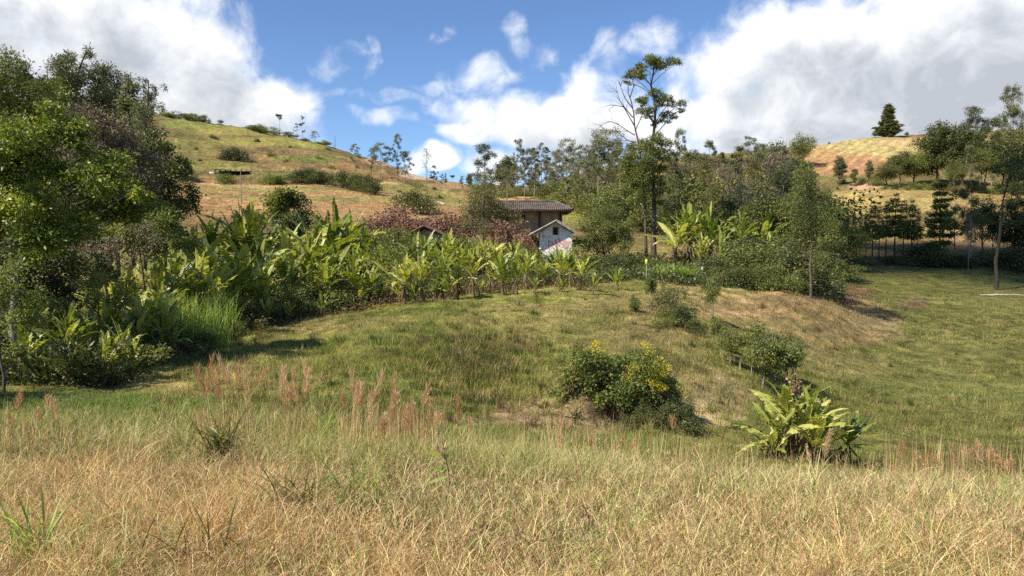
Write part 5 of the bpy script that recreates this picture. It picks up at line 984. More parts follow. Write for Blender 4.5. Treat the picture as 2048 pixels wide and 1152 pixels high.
# ------------------------------------------------------------------ skyline, left hill
H = 'trees on the left hill crest'
for (p, px, Y, top, lab, nm, sx) in ((UMB[0], 563, 232, 228, 'flat topped tree with a bare stem on the left crest', 'tree', 1.0), (BAR[0], 590, 234, 255, 'leafless sapling beside the flat topped tree', 'tree', .9), (EUC[3], 597, 234, 246, 'thin two tiered tree on the left crest', 'tree', 1), (EUC[5], 609, 233, 232, 'narrow leaning topped tree on the left crest', 'tree', .9), (EUC[2], 633, 230, 261, 'low rounded tree right of the thin crest trees', 'tree', 1.5),
    (BROD[0], 425, 236, 243, 'round bush like tree first on the left crest', 'tree', 1.3), (BRO[0], 447, 236, 239, 'pointed bush like tree on the left crest', 'tree', 1.5), (BROD[1], 482, 236, 258, 'low dark tree on the left crest', 'tree', 1.6), (UMB[1], 511, 236, 260, 'tiny spreading tree on the left crest', 'tree', 1.4), (BRO[1], 535, 236, 262, 'low shrubby tree left of the flat topped one', 'tree', 1.3), (BAR[0], 497, 236, 256, 'bare stick like tree on the left crest', 'tree', .8), (BROD[2], 385, 236, 240, 'dark bush like tree where the crest meets the wood', 'tree', 1.8),
    (UMB[1], 672, 236, 290, 'small spreading shrub tree on the falling crest', 'tree', 1.6), (EUC[0], 712, 215, 287, 'rounded thin tree where the crest falls away', 'tree', 1.3), (EUC[4], 745, 205, 300, 'small grey tree beside the pale cutting', 'tree', 1.1), (EUC[2], 762, 198, 285, 'wide open crowned tree above the pale cutting', 'tree', 1.25), (EUC[3], 778, 200, 292, 'tree with clumped crown above the pale cutting', 'tree', 1.2), (EUC[1], 797, 200, 268, 'tall narrow tree right of the wide crowned one', 'tree', 1.0), (EUCD[0], 812, 198, 303, 'small dark tree right of the tall narrow one', 'tree', 1.2),
    (BAR[1], 855, 205, 293, 'wispy almost leafless tree against the low white cloud', 'tree', .8), (EUCD[1], 869, 205, 330, 'small dark tree below the low white cloud', 'tree', 1.0), (CON[2], 892, 208, 345, 'tiny pointed conifer in the saddle', 'tree', 1), (UMB[0], 905, 208, 350, 'tiny spreading tree in the saddle', 'tree', 1.2), (EUC[0], 885, 206, 347, 'tiny grey tree in the saddle', 'tree', 1), (EUC[4], 925, 205, 352, 'grey tree in the saddle left of the dark upright one', 'tree', 1.1), (COLT[1], 940, 205, 345, 'slim grey tree in the saddle', 'tree', 1)):
    put(p, nm, px, Y, top, lab, 'tree', H, sx)
for i, (px, Y, top, lab) in enumerate(((600, 152, 333, 'dark bush at the left end of the hill hedge'), (622, 152, 330, 'dark bush second along the hill hedge'), (645, 150, 331, 'broad dark bush third along the hill hedge'), (690, 145, 335, 'dark bush after the gap in the hill hedge'), (712, 142, 338, 'large dark bush right of the gap'), (736, 138, 345, 'sloping dark bush near the end of the hill hedge'), (752, 134, 356, 'last small dark bush of the hill hedge'),
    (832, 108, 370, 'single small round bush by the hill path'), (463, 190, 292, 'small bush alone high on the left slope'), (478, 192, 288, 'thin bush beside the lone high bush'), (452, 148, 336, 'bright bush in front of the open shed'), (545, 150, 340, 'low green bush right of the open shed'), (560, 150, 342, 'low pale green bush farther right of the open shed'), (375, 150, 330, 'bush at the edge of the left wood'))):
    put(BUSY[0] if i in (10, 11, 12) else BUSD[i % 2], 'bush', px, Y, top, lab, 'bush', 'bushes on the left hill', sx=1.2)

rng_ = np.random.default_rng(77)
for i, px in enumerate(sorted(335 + k * 17 + rng_.uniform(-14, 14) for k in range(20))):
    put(BUSO[i % 2] if i % 3 else BUSY[0], 'bush', px, 235, float(np.interp(px, [330, 440, 560, 700], [222, 240, 262, 300])) + rng_.uniform(-9, 8), '%s bush from the left in the fringe of scrub along the left crest' % ORD[i], 'bush', 'fringe of scrub along the left crest', rng_.uniform(.8, 3))
for i, (px, row) in enumerate(sorted(((352, 262), (398, 300), (430, 275), (505, 300), (545, 312), (585, 296), (622, 308), (660, 300), (690, 325), (640, 318), (520, 284), (470, 322), (405, 322), (575, 325), (716, 336), (665, 336), (800, 384), (870, 378), (880, 398), (940, 392)))):
    Y = depth_at(px, row, 90, 330); put([BUSO[0], BUSY[0], BUSD[0], BUSO[1]][i % 4], 'bush', px, Y, row - rng_.uniform(5, 10), '%s small bush dotted over the left slope, counting rightward from the wood' % ORD[i], 'bush', 'small bushes dotted over the left slope', rng_.uniform(1, 1.7))
# ------------------------------------------------------------------ middle skyline
Gm = 'thin eucalyptus trees of the middle skyline'
for (p, px, Y, top, lab, sx) in ((EUCD[0], 968, 105, 293, 'dense dark upright tree above the farmhouse', .85), (EUC[4], 972, 100, 345, 'grey sparse tree in front of the dark upright one', .9), (COLT[1], 1013, 175, 308, 'grey spindle shaped tree on the middle skyline', 1.2), (EUC[4], 1005, 172, 340, 'small grey tree at the foot of the spindle shaped one', 1.2),
    (EUC[1], 1036, 180, 282, 'tall thin tree with clumped tufts left on the middle skyline', .7), (EUC[3], 1047, 180, 300, 'thin tree leaning on the tall tufted one', .7), (UMB[1], 1062, 178, 297, 'flat crowned thin tree on the middle skyline', .7), (EUCD[0], 1058, 174, 318, 'small dark crowned tree on a bare stem', .8), (EUC[0], 1082, 178, 288, 'narrow pointed tree on the middle skyline', .6), (SPA[2], 1078, 172, 325, 'small twiggy tree below the narrow pointed one', .9), (EUC[4], 1098, 168, 318, 'low grey tree between pointed and broad ones', .9),
    (EUC[2], 1133, 160, 281, 'broad airy tree with rounded tufts', .95), (SPA[0], 1150, 155, 330, 'brownish thin tree right of the broad airy one', .8), (BAR[1], 1165, 150, 325, 'bare pale tree right of the broad airy one', .8), (EUC[2], 1213, 112, 260, 'large grey open tree left of the tall pair', 1.1), (SPA[2], 1195, 108, 285, 'grey twiggy tree left of the large open one', 1.0), (SPA[1], 1236, 105, 300, 'olive twiggy tree touching the tall pair', 1.0), (BAR[2], 1178, 115, 315, 'bare brown tree in the scrub', .9),
    (EUC[3], 1345, 100, 300, 'thin tree close right of the tall pair', .8), (EUC[1], 1358, 98, 258, 'two tiered airy tree right of the tall pair', .7), (SPA[0], 1385, 95, 320, 'brown twiggy tree in the grey wood', 1), (EUC[4], 1372, 92, 330, 'grey tree below the two tiered airy one', 1.1), (EUCD[1], 1417, 125, 280, 'dark tufted tree standing out of the grey wood', 1.1), (SPA[1], 1410, 90, 325, 'olive thin tree below the dark tufted one', 1.1), (SPA[0], 1440, 92, 330, 'brown thin tree in the middle of the grey wood', 1.1), (SPA[2], 1465, 95, 318, 'grey thin tree in the middle of the grey wood', 1),
    (EUC[0], 1493, 135, 271, 'broad topped tree above the grey wood', 1.2), (EUC[3], 1516, 130, 285, 'thin tree right of the broad topped one', 1.1), (EUC[4], 1532, 125, 295, 'low grey tree right of the broad topped one', 1.1), (BROD[0], 1547, 128, 280, 'compact dark tree above the grey wood', .9), (SPA[2], 1560, 120, 290, 'grey tree right of the compact dark one', 1), (SPA[1], 1510, 88, 322, 'olive tree low in the grey wood', 1.1), (SPA[0], 1540, 86, 320, 'brown tree low in the grey wood', 1.1), (SPA[2], 1575, 84, 315, 'grey tree behind the slim trunked one', 1), (COLT[0], 1600, 82, 318, 'green tree peeping above the slim trunked one', .9),
    (BAR[2], 1455, 80, 345, 'bare brown tree inside the grey wood', .9), (SPA[1], 1335, 85, 350, 'olive tree at the trunks of the tall pair', 1), (BAR[1], 1490, 82, 350, 'bare pale tree inside the grey wood', .8)):
    put(p, 'tree', px, Y, top - (4 if px < 1280 else 0), lab, 'tree', Gm, sx * (1.15 if px < 1280 else 0.95))
labs = ['brown scrub bush right of the saddle', 'olive scrub bush below the spindle shaped tree', 'dry scrub bush under the tufted trees', 'dark scrub bush under the flat crowned tree', 'olive scrub bush under the pointed tree', 'brown scrub bush beneath the broad airy tree', 'green scrub bush above the farmhouse roof', 'bright green bush above the farmhouse ridge', 'yellow green bush right of the bright one', 'dark scrub bush in the slope left of the tall pair', 'olive scrub bush in the slope left of the tall pair', 'brown scrub bush lowest left of the tall pair', 'dark scrub bush next to the olive trunks', 'grey scrub bush under the large open tree', 'rusty scrub bush under the large open tree', 'scrub bush behind the trunk of the tall pair']
for i, (px, Y, top, k) in enumerate(((1010, 160, 372, 3), (1035, 165, 366, 2), (1062, 165, 362, 3), (1085, 160, 360, 1), (1110, 150, 358, 2), (1140, 140, 352, 3), (1125, 125, 375, 2), (1092, 118, 378, 5), (1112, 118, 384, 5), (1165, 120, 355, 0), (1190, 112, 362, 2), (1215, 104, 372, 3), (1245, 102, 372, 0), (1210, 120, 345, 2), (1235, 118, 345, 3), (1268, 96, 375, 1))):
    put([BUSD[0], BUSD[1], BUSO[0], BUSO[1], BUS[0], BUSY[0]][k], 'scrub', px, Y, top, labs[i], 'bush', 'scrub on the middle slope', 1.3)

SLE = [P_euc(90, 9, 1.7, .22, 13, 150, leafn='dark'), P_euc(91, 9, 2.1, .3, 13, 150), P_euc(92, 9, 1.5, .4, 9, 150, leafn='dark', bark='bark'), P_euc(93, 9, 2.2, .18, 16, 140, leafn='mid', bark='bark')]
rs = random.Random(12); sl = []
for i in range(40):
    px = 1015 + i * 15.6 + rs.uniform(-7, 7)
    if 1240 < px < 1335: px += 100
    sl.append((px, rs.uniform(88, 150) if px > 1250 else rs.uniform(115, 175), float(np.interp(px, [1000, 1150, 1240, 1340, 1500, 1640], [325, 318, 310, 318, 322, 345])) + rs.uniform(-32, 22), rs.randrange(4)))
ns = sum(q[0] < 1290 for q in sl)
for i, (px, Y, top, k) in enumerate(sorted(sl)): put(SLE[k], 'slender_tree', px, Y, top, '%s slender tree from the left in the thin belt %s' % (ORD[i] if i < ns else (ORD + ['twenty-' + w for w in ORD[:9]])[i - ns], 'between farmhouse and tall pair' if i < ns else 'right of the tall pair'), 'tree', 'slender trees of the belt', rs.uniform(.9, 1.5))
more = [(1118, 152, 300, 0), (1148, 140, 312, 1), (1176, 130, 290, 2), (1225, 118, 283, 3), (1250, 110, 310, 2), (1190, 122, 330, 1), (1105, 150, 340, 4), (1060, 165, 335, 4), (1030, 170, 330, 1), (1340, 92, 318, 3), (1368, 96, 300, 1), (1395, 100, 305, 3), (1430, 100, 312, 0), (1452, 98, 318, 3), (1478, 102, 302, 1), (1505, 100, 308, 0), (1528, 98, 302, 3), (1556, 96, 305, 0), (1582, 90, 312, 1)]
more_labs = ['airy tree filling the gap left of the broad one', 'olive tree in the gap right of the broad one', 'grey airy tree midway to the tall pair', 'slim grey tree behind the large open one', 'grey tree half hidden by the olive lower crown', 'small olive tree low on the scrub slope', 'little grey tree above the bright green bush', 'little grey tree behind the dark bare stemmed one', 'little olive tree by the spindle shaped one',
    'first grey tree right of the tall pair, low', 'olive tree tucked behind the two tiered one', 'slender tree right of the two tiered one', 'brown tree right under the dark tufted one', 'slender tree right of the dark tufted one', 'olive tree left under the broad topped one', 'brown tree right under the broad topped one', 'slender tree left under the compact dark one', 'brown tree right under the compact dark one', 'olive tree left of the slim trunked crown']
for (px, Y, top, k), lab in zip(more, more_labs): put([SPA[0], SPA[1], SPA[2], EUC[1], EUC[4]][k], 'tree', px, Y, top, lab, 'tree', 'airy trees of the middle belt', 1.25)
labs = ['scrub filling the grey wood beside the tall pair', 'olive scrub low in the grey wood, left', 'brown scrub low in the grey wood, left of its middle', 'scrub under the dark tufted tree', 'olive scrub in the middle of the grey wood', 'brown scrub in the middle of the grey wood', 'scrub beneath the broad topped tree', 'olive scrub beneath the compact dark tree', 'brown scrub at the right end of the grey wood', 'scrub below the green hill edge']
for i, (px, Y, top, k) in enumerate(((1355, 88, 370, 2), (1380, 86, 362, 2), (1405, 90, 355, 3), (1425, 95, 350, 1), (1450, 90, 352, 2), (1475, 92, 348, 3), (1500, 95, 345, 2), (1530, 95, 340, 2), (1560, 95, 338, 3), (1590, 92, 345, 1))):
    put([BUSD[0], BUSD[1], BUSO[0], BUSO[1]][k], 'scrub', px, Y, top, labs[i], 'bush', 'scrub inside the grey wood', 1.3)

# ------------------------------------------------------------------ right hill
Gr = 'trees on the right hillside'
for (p, nm, px, Y, top, lab, sx) in ((BRO[0], 'tree', 1600, 205, 266, 'lone round brownish tree on the right crest', 1.1), (BUSD[0], 'bush', 1654, 232, 283, 'tiny dark bush on the bare right crest', 1), (COLT[1], 'tree', 1674, 115, 308, 'upright bluish green tree on the stubble hill', 1.1), (CONG, 'conifer', 1769, 226, 207, 'tall pointed grey conifer on the right crest', 1.6), (BROD[1], 'tree', 1744, 226, 262, 'dark bushy tree at the foot of the pointed conifer', 1.3), (BUSD[0], 'bush', 1806, 230, 262, 'small round bush right of the pointed conifer', .8),
    (COLT[0], 'tree', 1704, 112, 332, 'small green tree right of the bluish one', 1.2), (COLT[1], 'tree', 1733, 115, 316, 'slim grey conifer like tree on the hillside', .8), (BROD[1], 'tree', 1768, 112, 318, 'dark spreading tree left in the hillside clump', 1.3), (BROD[0], 'tree', 1795, 110, 300, 'dark tree with upswept crown in the hillside clump', 1.2), (BRO[1], 'tree', 1822, 110, 298, 'green tree joining the clump to the big dark tree', 1.2), (BROD[2], 'tree', 1868, 108, 240, 'big dark tree, left half of the hillside giant pair', 1.35), (BROD[1], 'tree', 1898, 110, 229, 'largest dark broad tree on the right hillside', 1.1), (BROD[0], 'tree', 1920, 112, 245, 'dark tree right of the largest broad one', 1.0),
    (EUCD[0], 'tree', 1937, 112, 214, 'dark tufted tree above the largest broad one', .8), (EUCD[1], 'tree', 1955, 110, 236, 'airy dark tree right of the tufted one', 1), (EUCD[0], 'tree', 1978, 108, 238, 'dark feathery tree left of the tallest right tree', 1), (EUCD[1], 'eucalyptus_tree', 2013, 106, 170, 'tallest airy tree near the right edge', .8), (EUC[2], 'tree', 2012, 108, 188, 'second crown just behind the tallest airy tree', .7), (BROD[1], 'tree', 2045, 100, 248, 'dark broad tree at the right edge of the photo', 1.2), (BROD[0], 'tree', 2000, 96, 272, 'dark tree under the tallest airy tree', 1.1), (BRO[2], 'tree', 1965, 96, 285, 'green tree below the feathery one', 1.1), (EUC[4], 'tree', 1935, 96, 290, 'grey tree with pale trunk under the broad giant', 1.1), (BROD[2], 'tree', 2030, 92, 300, 'dark tree low at the right edge', 1.2), (BRO[0], 'tree', 1905, 95, 320, 'green tree with pale trunk below the broad giant', 1), (BROD[0], 'tree', 2085, 90, 300, 'dark tree cut by the right edge of the photo', 1.3)):
    put(p, nm, px, Y if Y > 150 else depth_at(px, 372 if Y > 105 else 386, 60), top, lab, 'bush' if nm == 'bush' else 'tree', Gr, sx)
labs = ['shrub below the bluish tree', 'brown shrub beside the red cutting', 'olive shrub above the yellow field, left end', 'dark shrub above the yellow field', 'green shrub above the yellow field', 'pale green shrub above the yellow field', 'shrub under the largest broad tree', 'olive shrub under the largest broad tree', 'shrub above the right end of the yellow field', 'dark shrub above the right end of the yellow field', 'shrub near the right edge above the conifers', 'dark shrub near the right edge above the conifers', 'brownish shrub on the bank left of the clump', 'dark shrub low beside the red cutting']
for i, (px, Y, top, k) in enumerate(((1680, 108, 352, 2), (1700, 104, 362, 3), (1765, 96, 366, 2), (1790, 95, 362, 0), (1815, 94, 360, 4), (1840, 94, 356, 5), (1870, 93, 352, 4), (1895, 92, 358, 2), (1930, 90, 360, 2), (1955, 88, 362, 1), (1985, 86, 358, 4), (2020, 84, 352, 0), (1745, 104, 345, 3), (1722, 106, 350, 0))):
    put([BUSD[0], BUSD[1], BUSO[0], BUSO[1], BUS[0], BUSY[0]][k], 'shrub', px, depth_at(px, 384 - (Y - 90) * .9, 60), top + 2, labs[i], 'shrub', 'shrubs on the right hillside', 1.0)

# ------------------------------------------------------------------ conifer row beyond the meadow
Gc = 'row of conifers beyond the meadow'
cons = [(1692, 428, 1, .9), (1706, 420, 2, .8), (1719, 424, 2, .8), (1731, 418, 1, .8), (1744, 400, 0, .9), (1757, 408, 2, .9), (1771, 398, 1, .9), (1788, 384, 0, 1.05), (1805, 396, 1, .95), (1822, 398, 0, .9), (1834, 412, 2, .8)]
for i, (px, top, k, sx) in enumerate(cons):
    put(CON[k], 'conifer', px, 73 + (i * 37 % 5) * .8, top, '%s conifer from the left in the row beyond the meadow' % ORD[i], 'tree', Gc, sx)
put(ARA, 'conifer', 1878, 72, 352, 'tiered conifer with flat spreading whorls beyond the meadow', 'tree', None, .95)
for (p, px, Y, top, lab, sx) in ((EUCD[0], 1940, 70, 362, 'leaning dark tree right of the tiered conifer', .9), (BAR[1], 1937, 68, 425, 'thin pale dead stem right of the tiered conifer', .5), (EUCD[1], 1910, 74, 375, 'sparse dark tree just right of the tiered conifer', .9), (BROD[0], 1962, 76, 400, 'small dark tree before the brown field', .9), (BROD[2], 2030, 74, 385, 'dark thicket tree at the right edge', 1.2), (BROD[1], 2070, 72, 395, 'dark thicket tree beyond the right edge', 1.2), (EUC[4], 1985, 78, 410, 'thin grey tree before the brown field', .8)):
    put(p, 'tree', px, Y, top, lab, 'tree', 'dark trees right of the conifers', sx)
hero('tree', 'large dark tree with slanting trunk near the right edge', 'tree', 58, 1994,
     [(2010, 325, 14), (2028, 330, 16), (2045, 325, 18), (1995, 345, 12), (2020, 350, 16), (2042, 355, 18), (2005, 372, 12), (2030, 378, 14), (2060, 345, 20), (2055, 375, 18), (1988, 395, 10), (2012, 400, 10), (2000, 425, 8)], [(1994, 530), (1997, 470), (2004, 410), (2022, 335)], .16, 'dark', 'dark_bark', 330, .14, .36, 10, .3, .85, .6, 71, .35, 5, droop=.5)
for i, (px, Y, top, k, lab) in enumerate(((1700, 71, 500, 0, 'low bush at the left end of the conifer row'), (1740, 71, 503, 2, 'low bush at the foot of the conifer row'), (1780, 71, 500, 1, 'dark low bush under the tallest conifer'), (1815, 71, 498, 2, 'low olive bush right of the tallest conifer'), (1850, 71, 470, 0, 'big dark rounded bush left of the tiered conifer'), (1838, 72, 482, 1, 'dark bush merging into the big rounded one'), (1900, 70, 495, 0, 'dark bush right of the tiered conifer'), (1925, 70, 498, 1, 'low dark bush under the leaning tree'), (1965, 70, 488, 2, 'olive bush before the brown field'), (2015, 68, 485, 1, 'dark bush right of the slanting trunk'), (2045, 67, 480, 0, 'dark bush at the right edge of the meadow'), (1672, 60, 498, 4, 'leafy bush between grove and conifer row'))):
    put([BUSD[0], BUSD[1], BUSO[0], BUSO[1], BUS[0]][k], 'bush', px, Y, top + (8 if top > 486 else 0), lab, 'bush', 'bushes along the conifer row', 1.3)

# ------------------------------------------------------------------ foreground stems
def plume_mesh(seed, h=1.0, lp=.32, n=230, bend=.05, fat=1.0):
    rng = np.random.default_rng(seed); sb = MB(); pb = MB(); u = np.linspace(0, 1, 7); P = np.stack([bend * u ** 2, 0 * u, u * h], 1); sb.tube(P, np.linspace(.0045, .0022, 7), 4, .5)
    for _ in range(3):
        z = rng.uniform(.15, .6) * h; a = rng.uniform(0, 2 * PI); q = np.array([np.interp(z / h, u, P[:, 0]), 0, z]); d = np.array([math.cos(a) * .35, math.sin(a) * .35, .9]); l = .22 * rng.uniform(.6, 1.2)
        sb.add([q + [.004, 0, 0], q - [.004, 0, 0], q + d * l * .6 + [.003, 0, 0], q + d * l * .9], [[0, 1, 3, 2]], None, .7)
    t = rng.uniform(0, 1, n); z = h - lp * (1 - t) + rng.uniform(-.02, .02, n); r = (.028 * fat * np.sin(np.clip(t * .85 + .12, 0, 1) * PI) + .003) * rng.uniform(.1, 1, n)
    a = rng.uniform(0, 2 * PI, n); C = np.stack([np.interp(z / h, u, P[:, 0]) + np.cos(a) * r, np.sin(a) * r, z], 1)
    Dv = np.stack([np.cos(a) * .22, np.sin(a) * .22, np.ones(n)], 1) + rng.normal(0, .10, (n, 3)); leaf_kites(pb, rng, C, Dv, rng.uniform(.05, .13, n), rng.uniform(.002, .005, n), rng.uniform(0, 1, n), 0)
    return dict(h=h, parts=[('stem', sb.mesh('stem', M['straw'])), ('plume', pb.mesh('plume', M['plume']))])
PL = [plume_mesh(80, 1, .34, 230, .05, 1.2), plume_mesh(81, 1, .42, 280, .12, .9), plume_mesh(82, 1, .28, 200, -.06, 1.5), plume_mesh(83, 1, .5, 300, .02, .8), plume_mesh(84, 1, .22, 150, .2, 1.8), plume_mesh(85, 1, .38, 240, -.14, 1.1)]
def plumes(lst, group, phrase):
    lst = sorted(lst)
    for i, (px, top, Y, k) in enumerate(lst):
        if px > 1500: Y += .5
        top += math.sin(i * 5.7 + px) * 13
        sc = (world_at(px, top, Y)[2] - ground_px(px, Y)[2]); put(PL[k % 6], 'grass_plume', px, Y, top, '%s grass plume from the left %s' % (ORD[i % 20], phrase), 'grass plume', group, .95 / max(sc, .3)).rotation_euler = (math.sin(i * 2.3) * .13, math.cos(i * 3.1) * .15, i * 1.7)
plumes([(5, 795, 7.4, 0), (14, 812, 7.2, 2), (26, 800, 7.5, 4), (72, 808, 7.6, 0), (82, 806, 7.6, 2), (112, 786, 7.8, 3)], 'reddish plumes at the left edge', 'before the shaded wood')
plumes([(392, 706, 8.2, 3), (422, 728, 8.0, 3), (428, 735, 8.0, 0)], 'tall thin plumes before the dark shade', 'against the round shadow')
plumes([(458, 752, 8.2, 0), (464, 742, 8.2, 4), (470, 735, 8.3, 4), (478, 730, 8.2, 5), (486, 724, 8.4, 1), (492, 742, 8.1, 3), (402, 832, 7.6, 2), (410, 838, 7.5, 2)], 'dense rusty plume tuft', 'in the dense rusty tuft')
plumes([(550, 738, 8.4, 2), (556, 752, 8.2, 0), (578, 760, 8.3, 3), (590, 745, 8.3, 3), (598, 748, 8.2, 1), (572, 790, 7.8, 5), (610, 772, 8.3, 0), (625, 740, 8.6, 5)], 'thin plumes left of the mound foot', 'between rusty tuft and mound')
plumes([(694, 764, 8.0, 0), (700, 758, 8.1, 1), (706, 762, 8.0, 0), (716, 756, 8.2, 3), (722, 750, 8.2, 1), (727, 752, 8.2, 0), (733, 770, 8.0, 2), (742, 790, 7.7, 3), (748, 775, 8.0, 5), (762, 780, 7.9, 2), (772, 770, 8.1, 0), (776, 775, 8.0, 3), (785, 795, 7.8, 1), (790, 800, 7.9, 2), (765, 835, 7.4, 0), (770, 840, 7.3, 3), (778, 842, 7.4, 2)], 'rusty plumes before the mound', 'in the tall rusty stand before the mound')
plumes([(800, 802, 7.8, 0), (808, 812, 7.7, 3), (812, 806, 7.8, 2), (828, 764, 8.3, 0), (836, 815, 7.6, 1), (846, 800, 7.8, 3), (855, 795, 7.8, 1), (862, 818, 7.5, 0), (870, 830, 7.5, 2), (926, 782, 8.2, 3), (818, 845, 7.2, 0), (860, 850, 7.3, 5)], 'orange plumes right of the rusty stand', 'among the orange ones before the dirt patches')
plumes([(1108, 868, 8.0, 0), (1112, 874, 8.0, 2), (1190, 862, 8.0, 0), (1196, 858, 8.0, 3), (1210, 885, 7.6, 3), (1216, 890, 7.5, 3), (1262, 868, 8.2, 1), (1352, 830, 9.2, 2), (1385, 895, 7.8, 3), (1240, 900, 7.5, 5)], 'faint plumes below the flowering bush', 'below the flowering bush')
plumes([(1650, 868, 8.3, 3), (1802, 890, 8.0, 0), (1856, 898, 7.9, 0), (1862, 902, 7.8, 2), (1878, 912, 7.7, 2), (1884, 910, 7.8, 0), (1935, 885, 8.2, 3), (1946, 892, 8.0, 0), (1960, 888, 8.2, 5), (1972, 885, 8.3, 1), (1978, 905, 7.9, 0), (1990, 902, 8.0, 2), (1998, 908, 7.9, 0), (2008, 902, 8.0, 1), (2014, 910, 7.9, 2), (2026, 920, 7.8, 0), (2036, 926, 7.7, 2), (2044, 935, 7.6, 0)], 'orange plumes at the right edge', 'at the right edge before the meadow')

def weed(name, label, cat, px, Y, top, seed, nl=6, L=.14, W=.035, mat='mid', stem='dark_bark', tip=None):
    rng = np.random.default_rng(seed); g = ground_px(px, Y); h = world_at(px, top, Y)[2] - g[2]; b = MB(); u = np.linspace(0, 1, 7); P = np.stack([.04 * np.sin(u * 3), 0 * u, u * h], 1); b.tube(P, np.linspace(.006, .003, 7), 5)
    o = thing(name, label, cat, tuple(map(float, g))); b.build('stem', M[stem], o); l = MB()
    z = rng.uniform(.45, 1, nl) * h; Pp = np.stack([np.interp(z / h, u, P[:, 0]), 0 * z, z], 1); a = rng.uniform(0, 2 * PI, nl)
    leaf_kites(l, rng, Pp, np.stack([np.cos(a), np.sin(a), rng.uniform(-.6, .9, nl)], 1), L * rng.uniform(.7, 1.2, nl), W, rng.uniform(.2, .9, nl)); l.build('leaves', M[mat], o)
    if tip:
        t = MB(); Pp = np.array([P[-1, 0], 0, h]) + rng.normal(0, .012, (40, 3)) * [1, 1, 3]; leaf_kites(t, rng, Pp, rdir(rng, 40) * .4 + [0, 0, 1], .05, .012, rng.uniform(.4, 1, 40)); t.build('seed_head', M[tip], o)
weed('weed', 'single stalk with pale leaves and a silvery tip', 'weed', 884, 4.6, 905, 1, 7, .16, .03, 'cane', 'dark_bark', 'straw')
weed('weed', 'short dark twig standing in the dry grass', 'weed', 1166, 3.9, 1010, 2, 5, .10, .02, 'dry')
weed('weed', 'low weed with one round dark green leaf', 'weed', 786, 3.9, 1050, 3, 4, .09, .06, 'dark')
weed('weed', 'reddish weed with a dark curled leaf', 'weed', 945, 3.8, 1060, 4, 6, .11, .045, 'red')
weed('weed', 'reddish weed with dark round leaf farther right', 'weed', 1003, 3.7, 1080, 5, 6, .10, .045, 'red')
weed('weed', 'narrow green leaved weed in the right foreground', 'weed', 1560, 3.8, 1060, 6, 8, .10, .025, 'mid')
weed('weed', 'leafy weed at the lip of the bank before the rusty tuft', 'weed', 430, 6.8, 870, 7, 60, .16, .03, 'mid')
for i, (px, Y, n, hh, lab) in enumerate(((590, 4.4, 60, .42, 'arching long leaved grass clump left of centre'), (700, 4.7, 50, .40, 'arching grass clump beside the first one'), (60, 3.5, 70, .45, 'coarse grass clump in the lower left corner'), (280, 3.3, 46, .38, 'upright broad bladed clump at the bottom left'), (745, 4.9, 40, .36, 'small arching clump right of centre left'), (1880, 3.9, 34, .30, 'green clump in the lower right'), (430, 6.9, 120, .6, 'dark green coarse clump under the rusty plumes'), (640, 8.2, 90, .5, 'broad green clump at the bank lip'), (1740, 3.7, 30, .25, 'small green tuft in the right foreground'), (400, 3.4, 30, .4, 'leaning stiff blades near the bottom left'))):
    rng = np.random.default_rng(500 + i); g = ground_px(px, Y); a = rng.uniform(0, 2 * PI, n); r = .12 * np.sqrt(rng.uniform(0, 1, n))
    b = blades(rng, np.cos(a) * r, np.sin(a) * r, np.zeros(n) - .02, rng.uniform(.5, 1.1, n) * hh, rng.uniform(.008, .017, n), rng.uniform(.3, 1.15, n), np.ones((n, 3)), 5, curl=.9); b.C = []; b.A = [np.repeat(rng.uniform(.05, .8, n), 11)]
    o = b.build('coarse_grass_clump', M['olive' if i % 3 == 0 else 'cane']); o.location = tuple(map(float, g)); tag(o, lab, 'grass clump', 'coarse grass clumps')

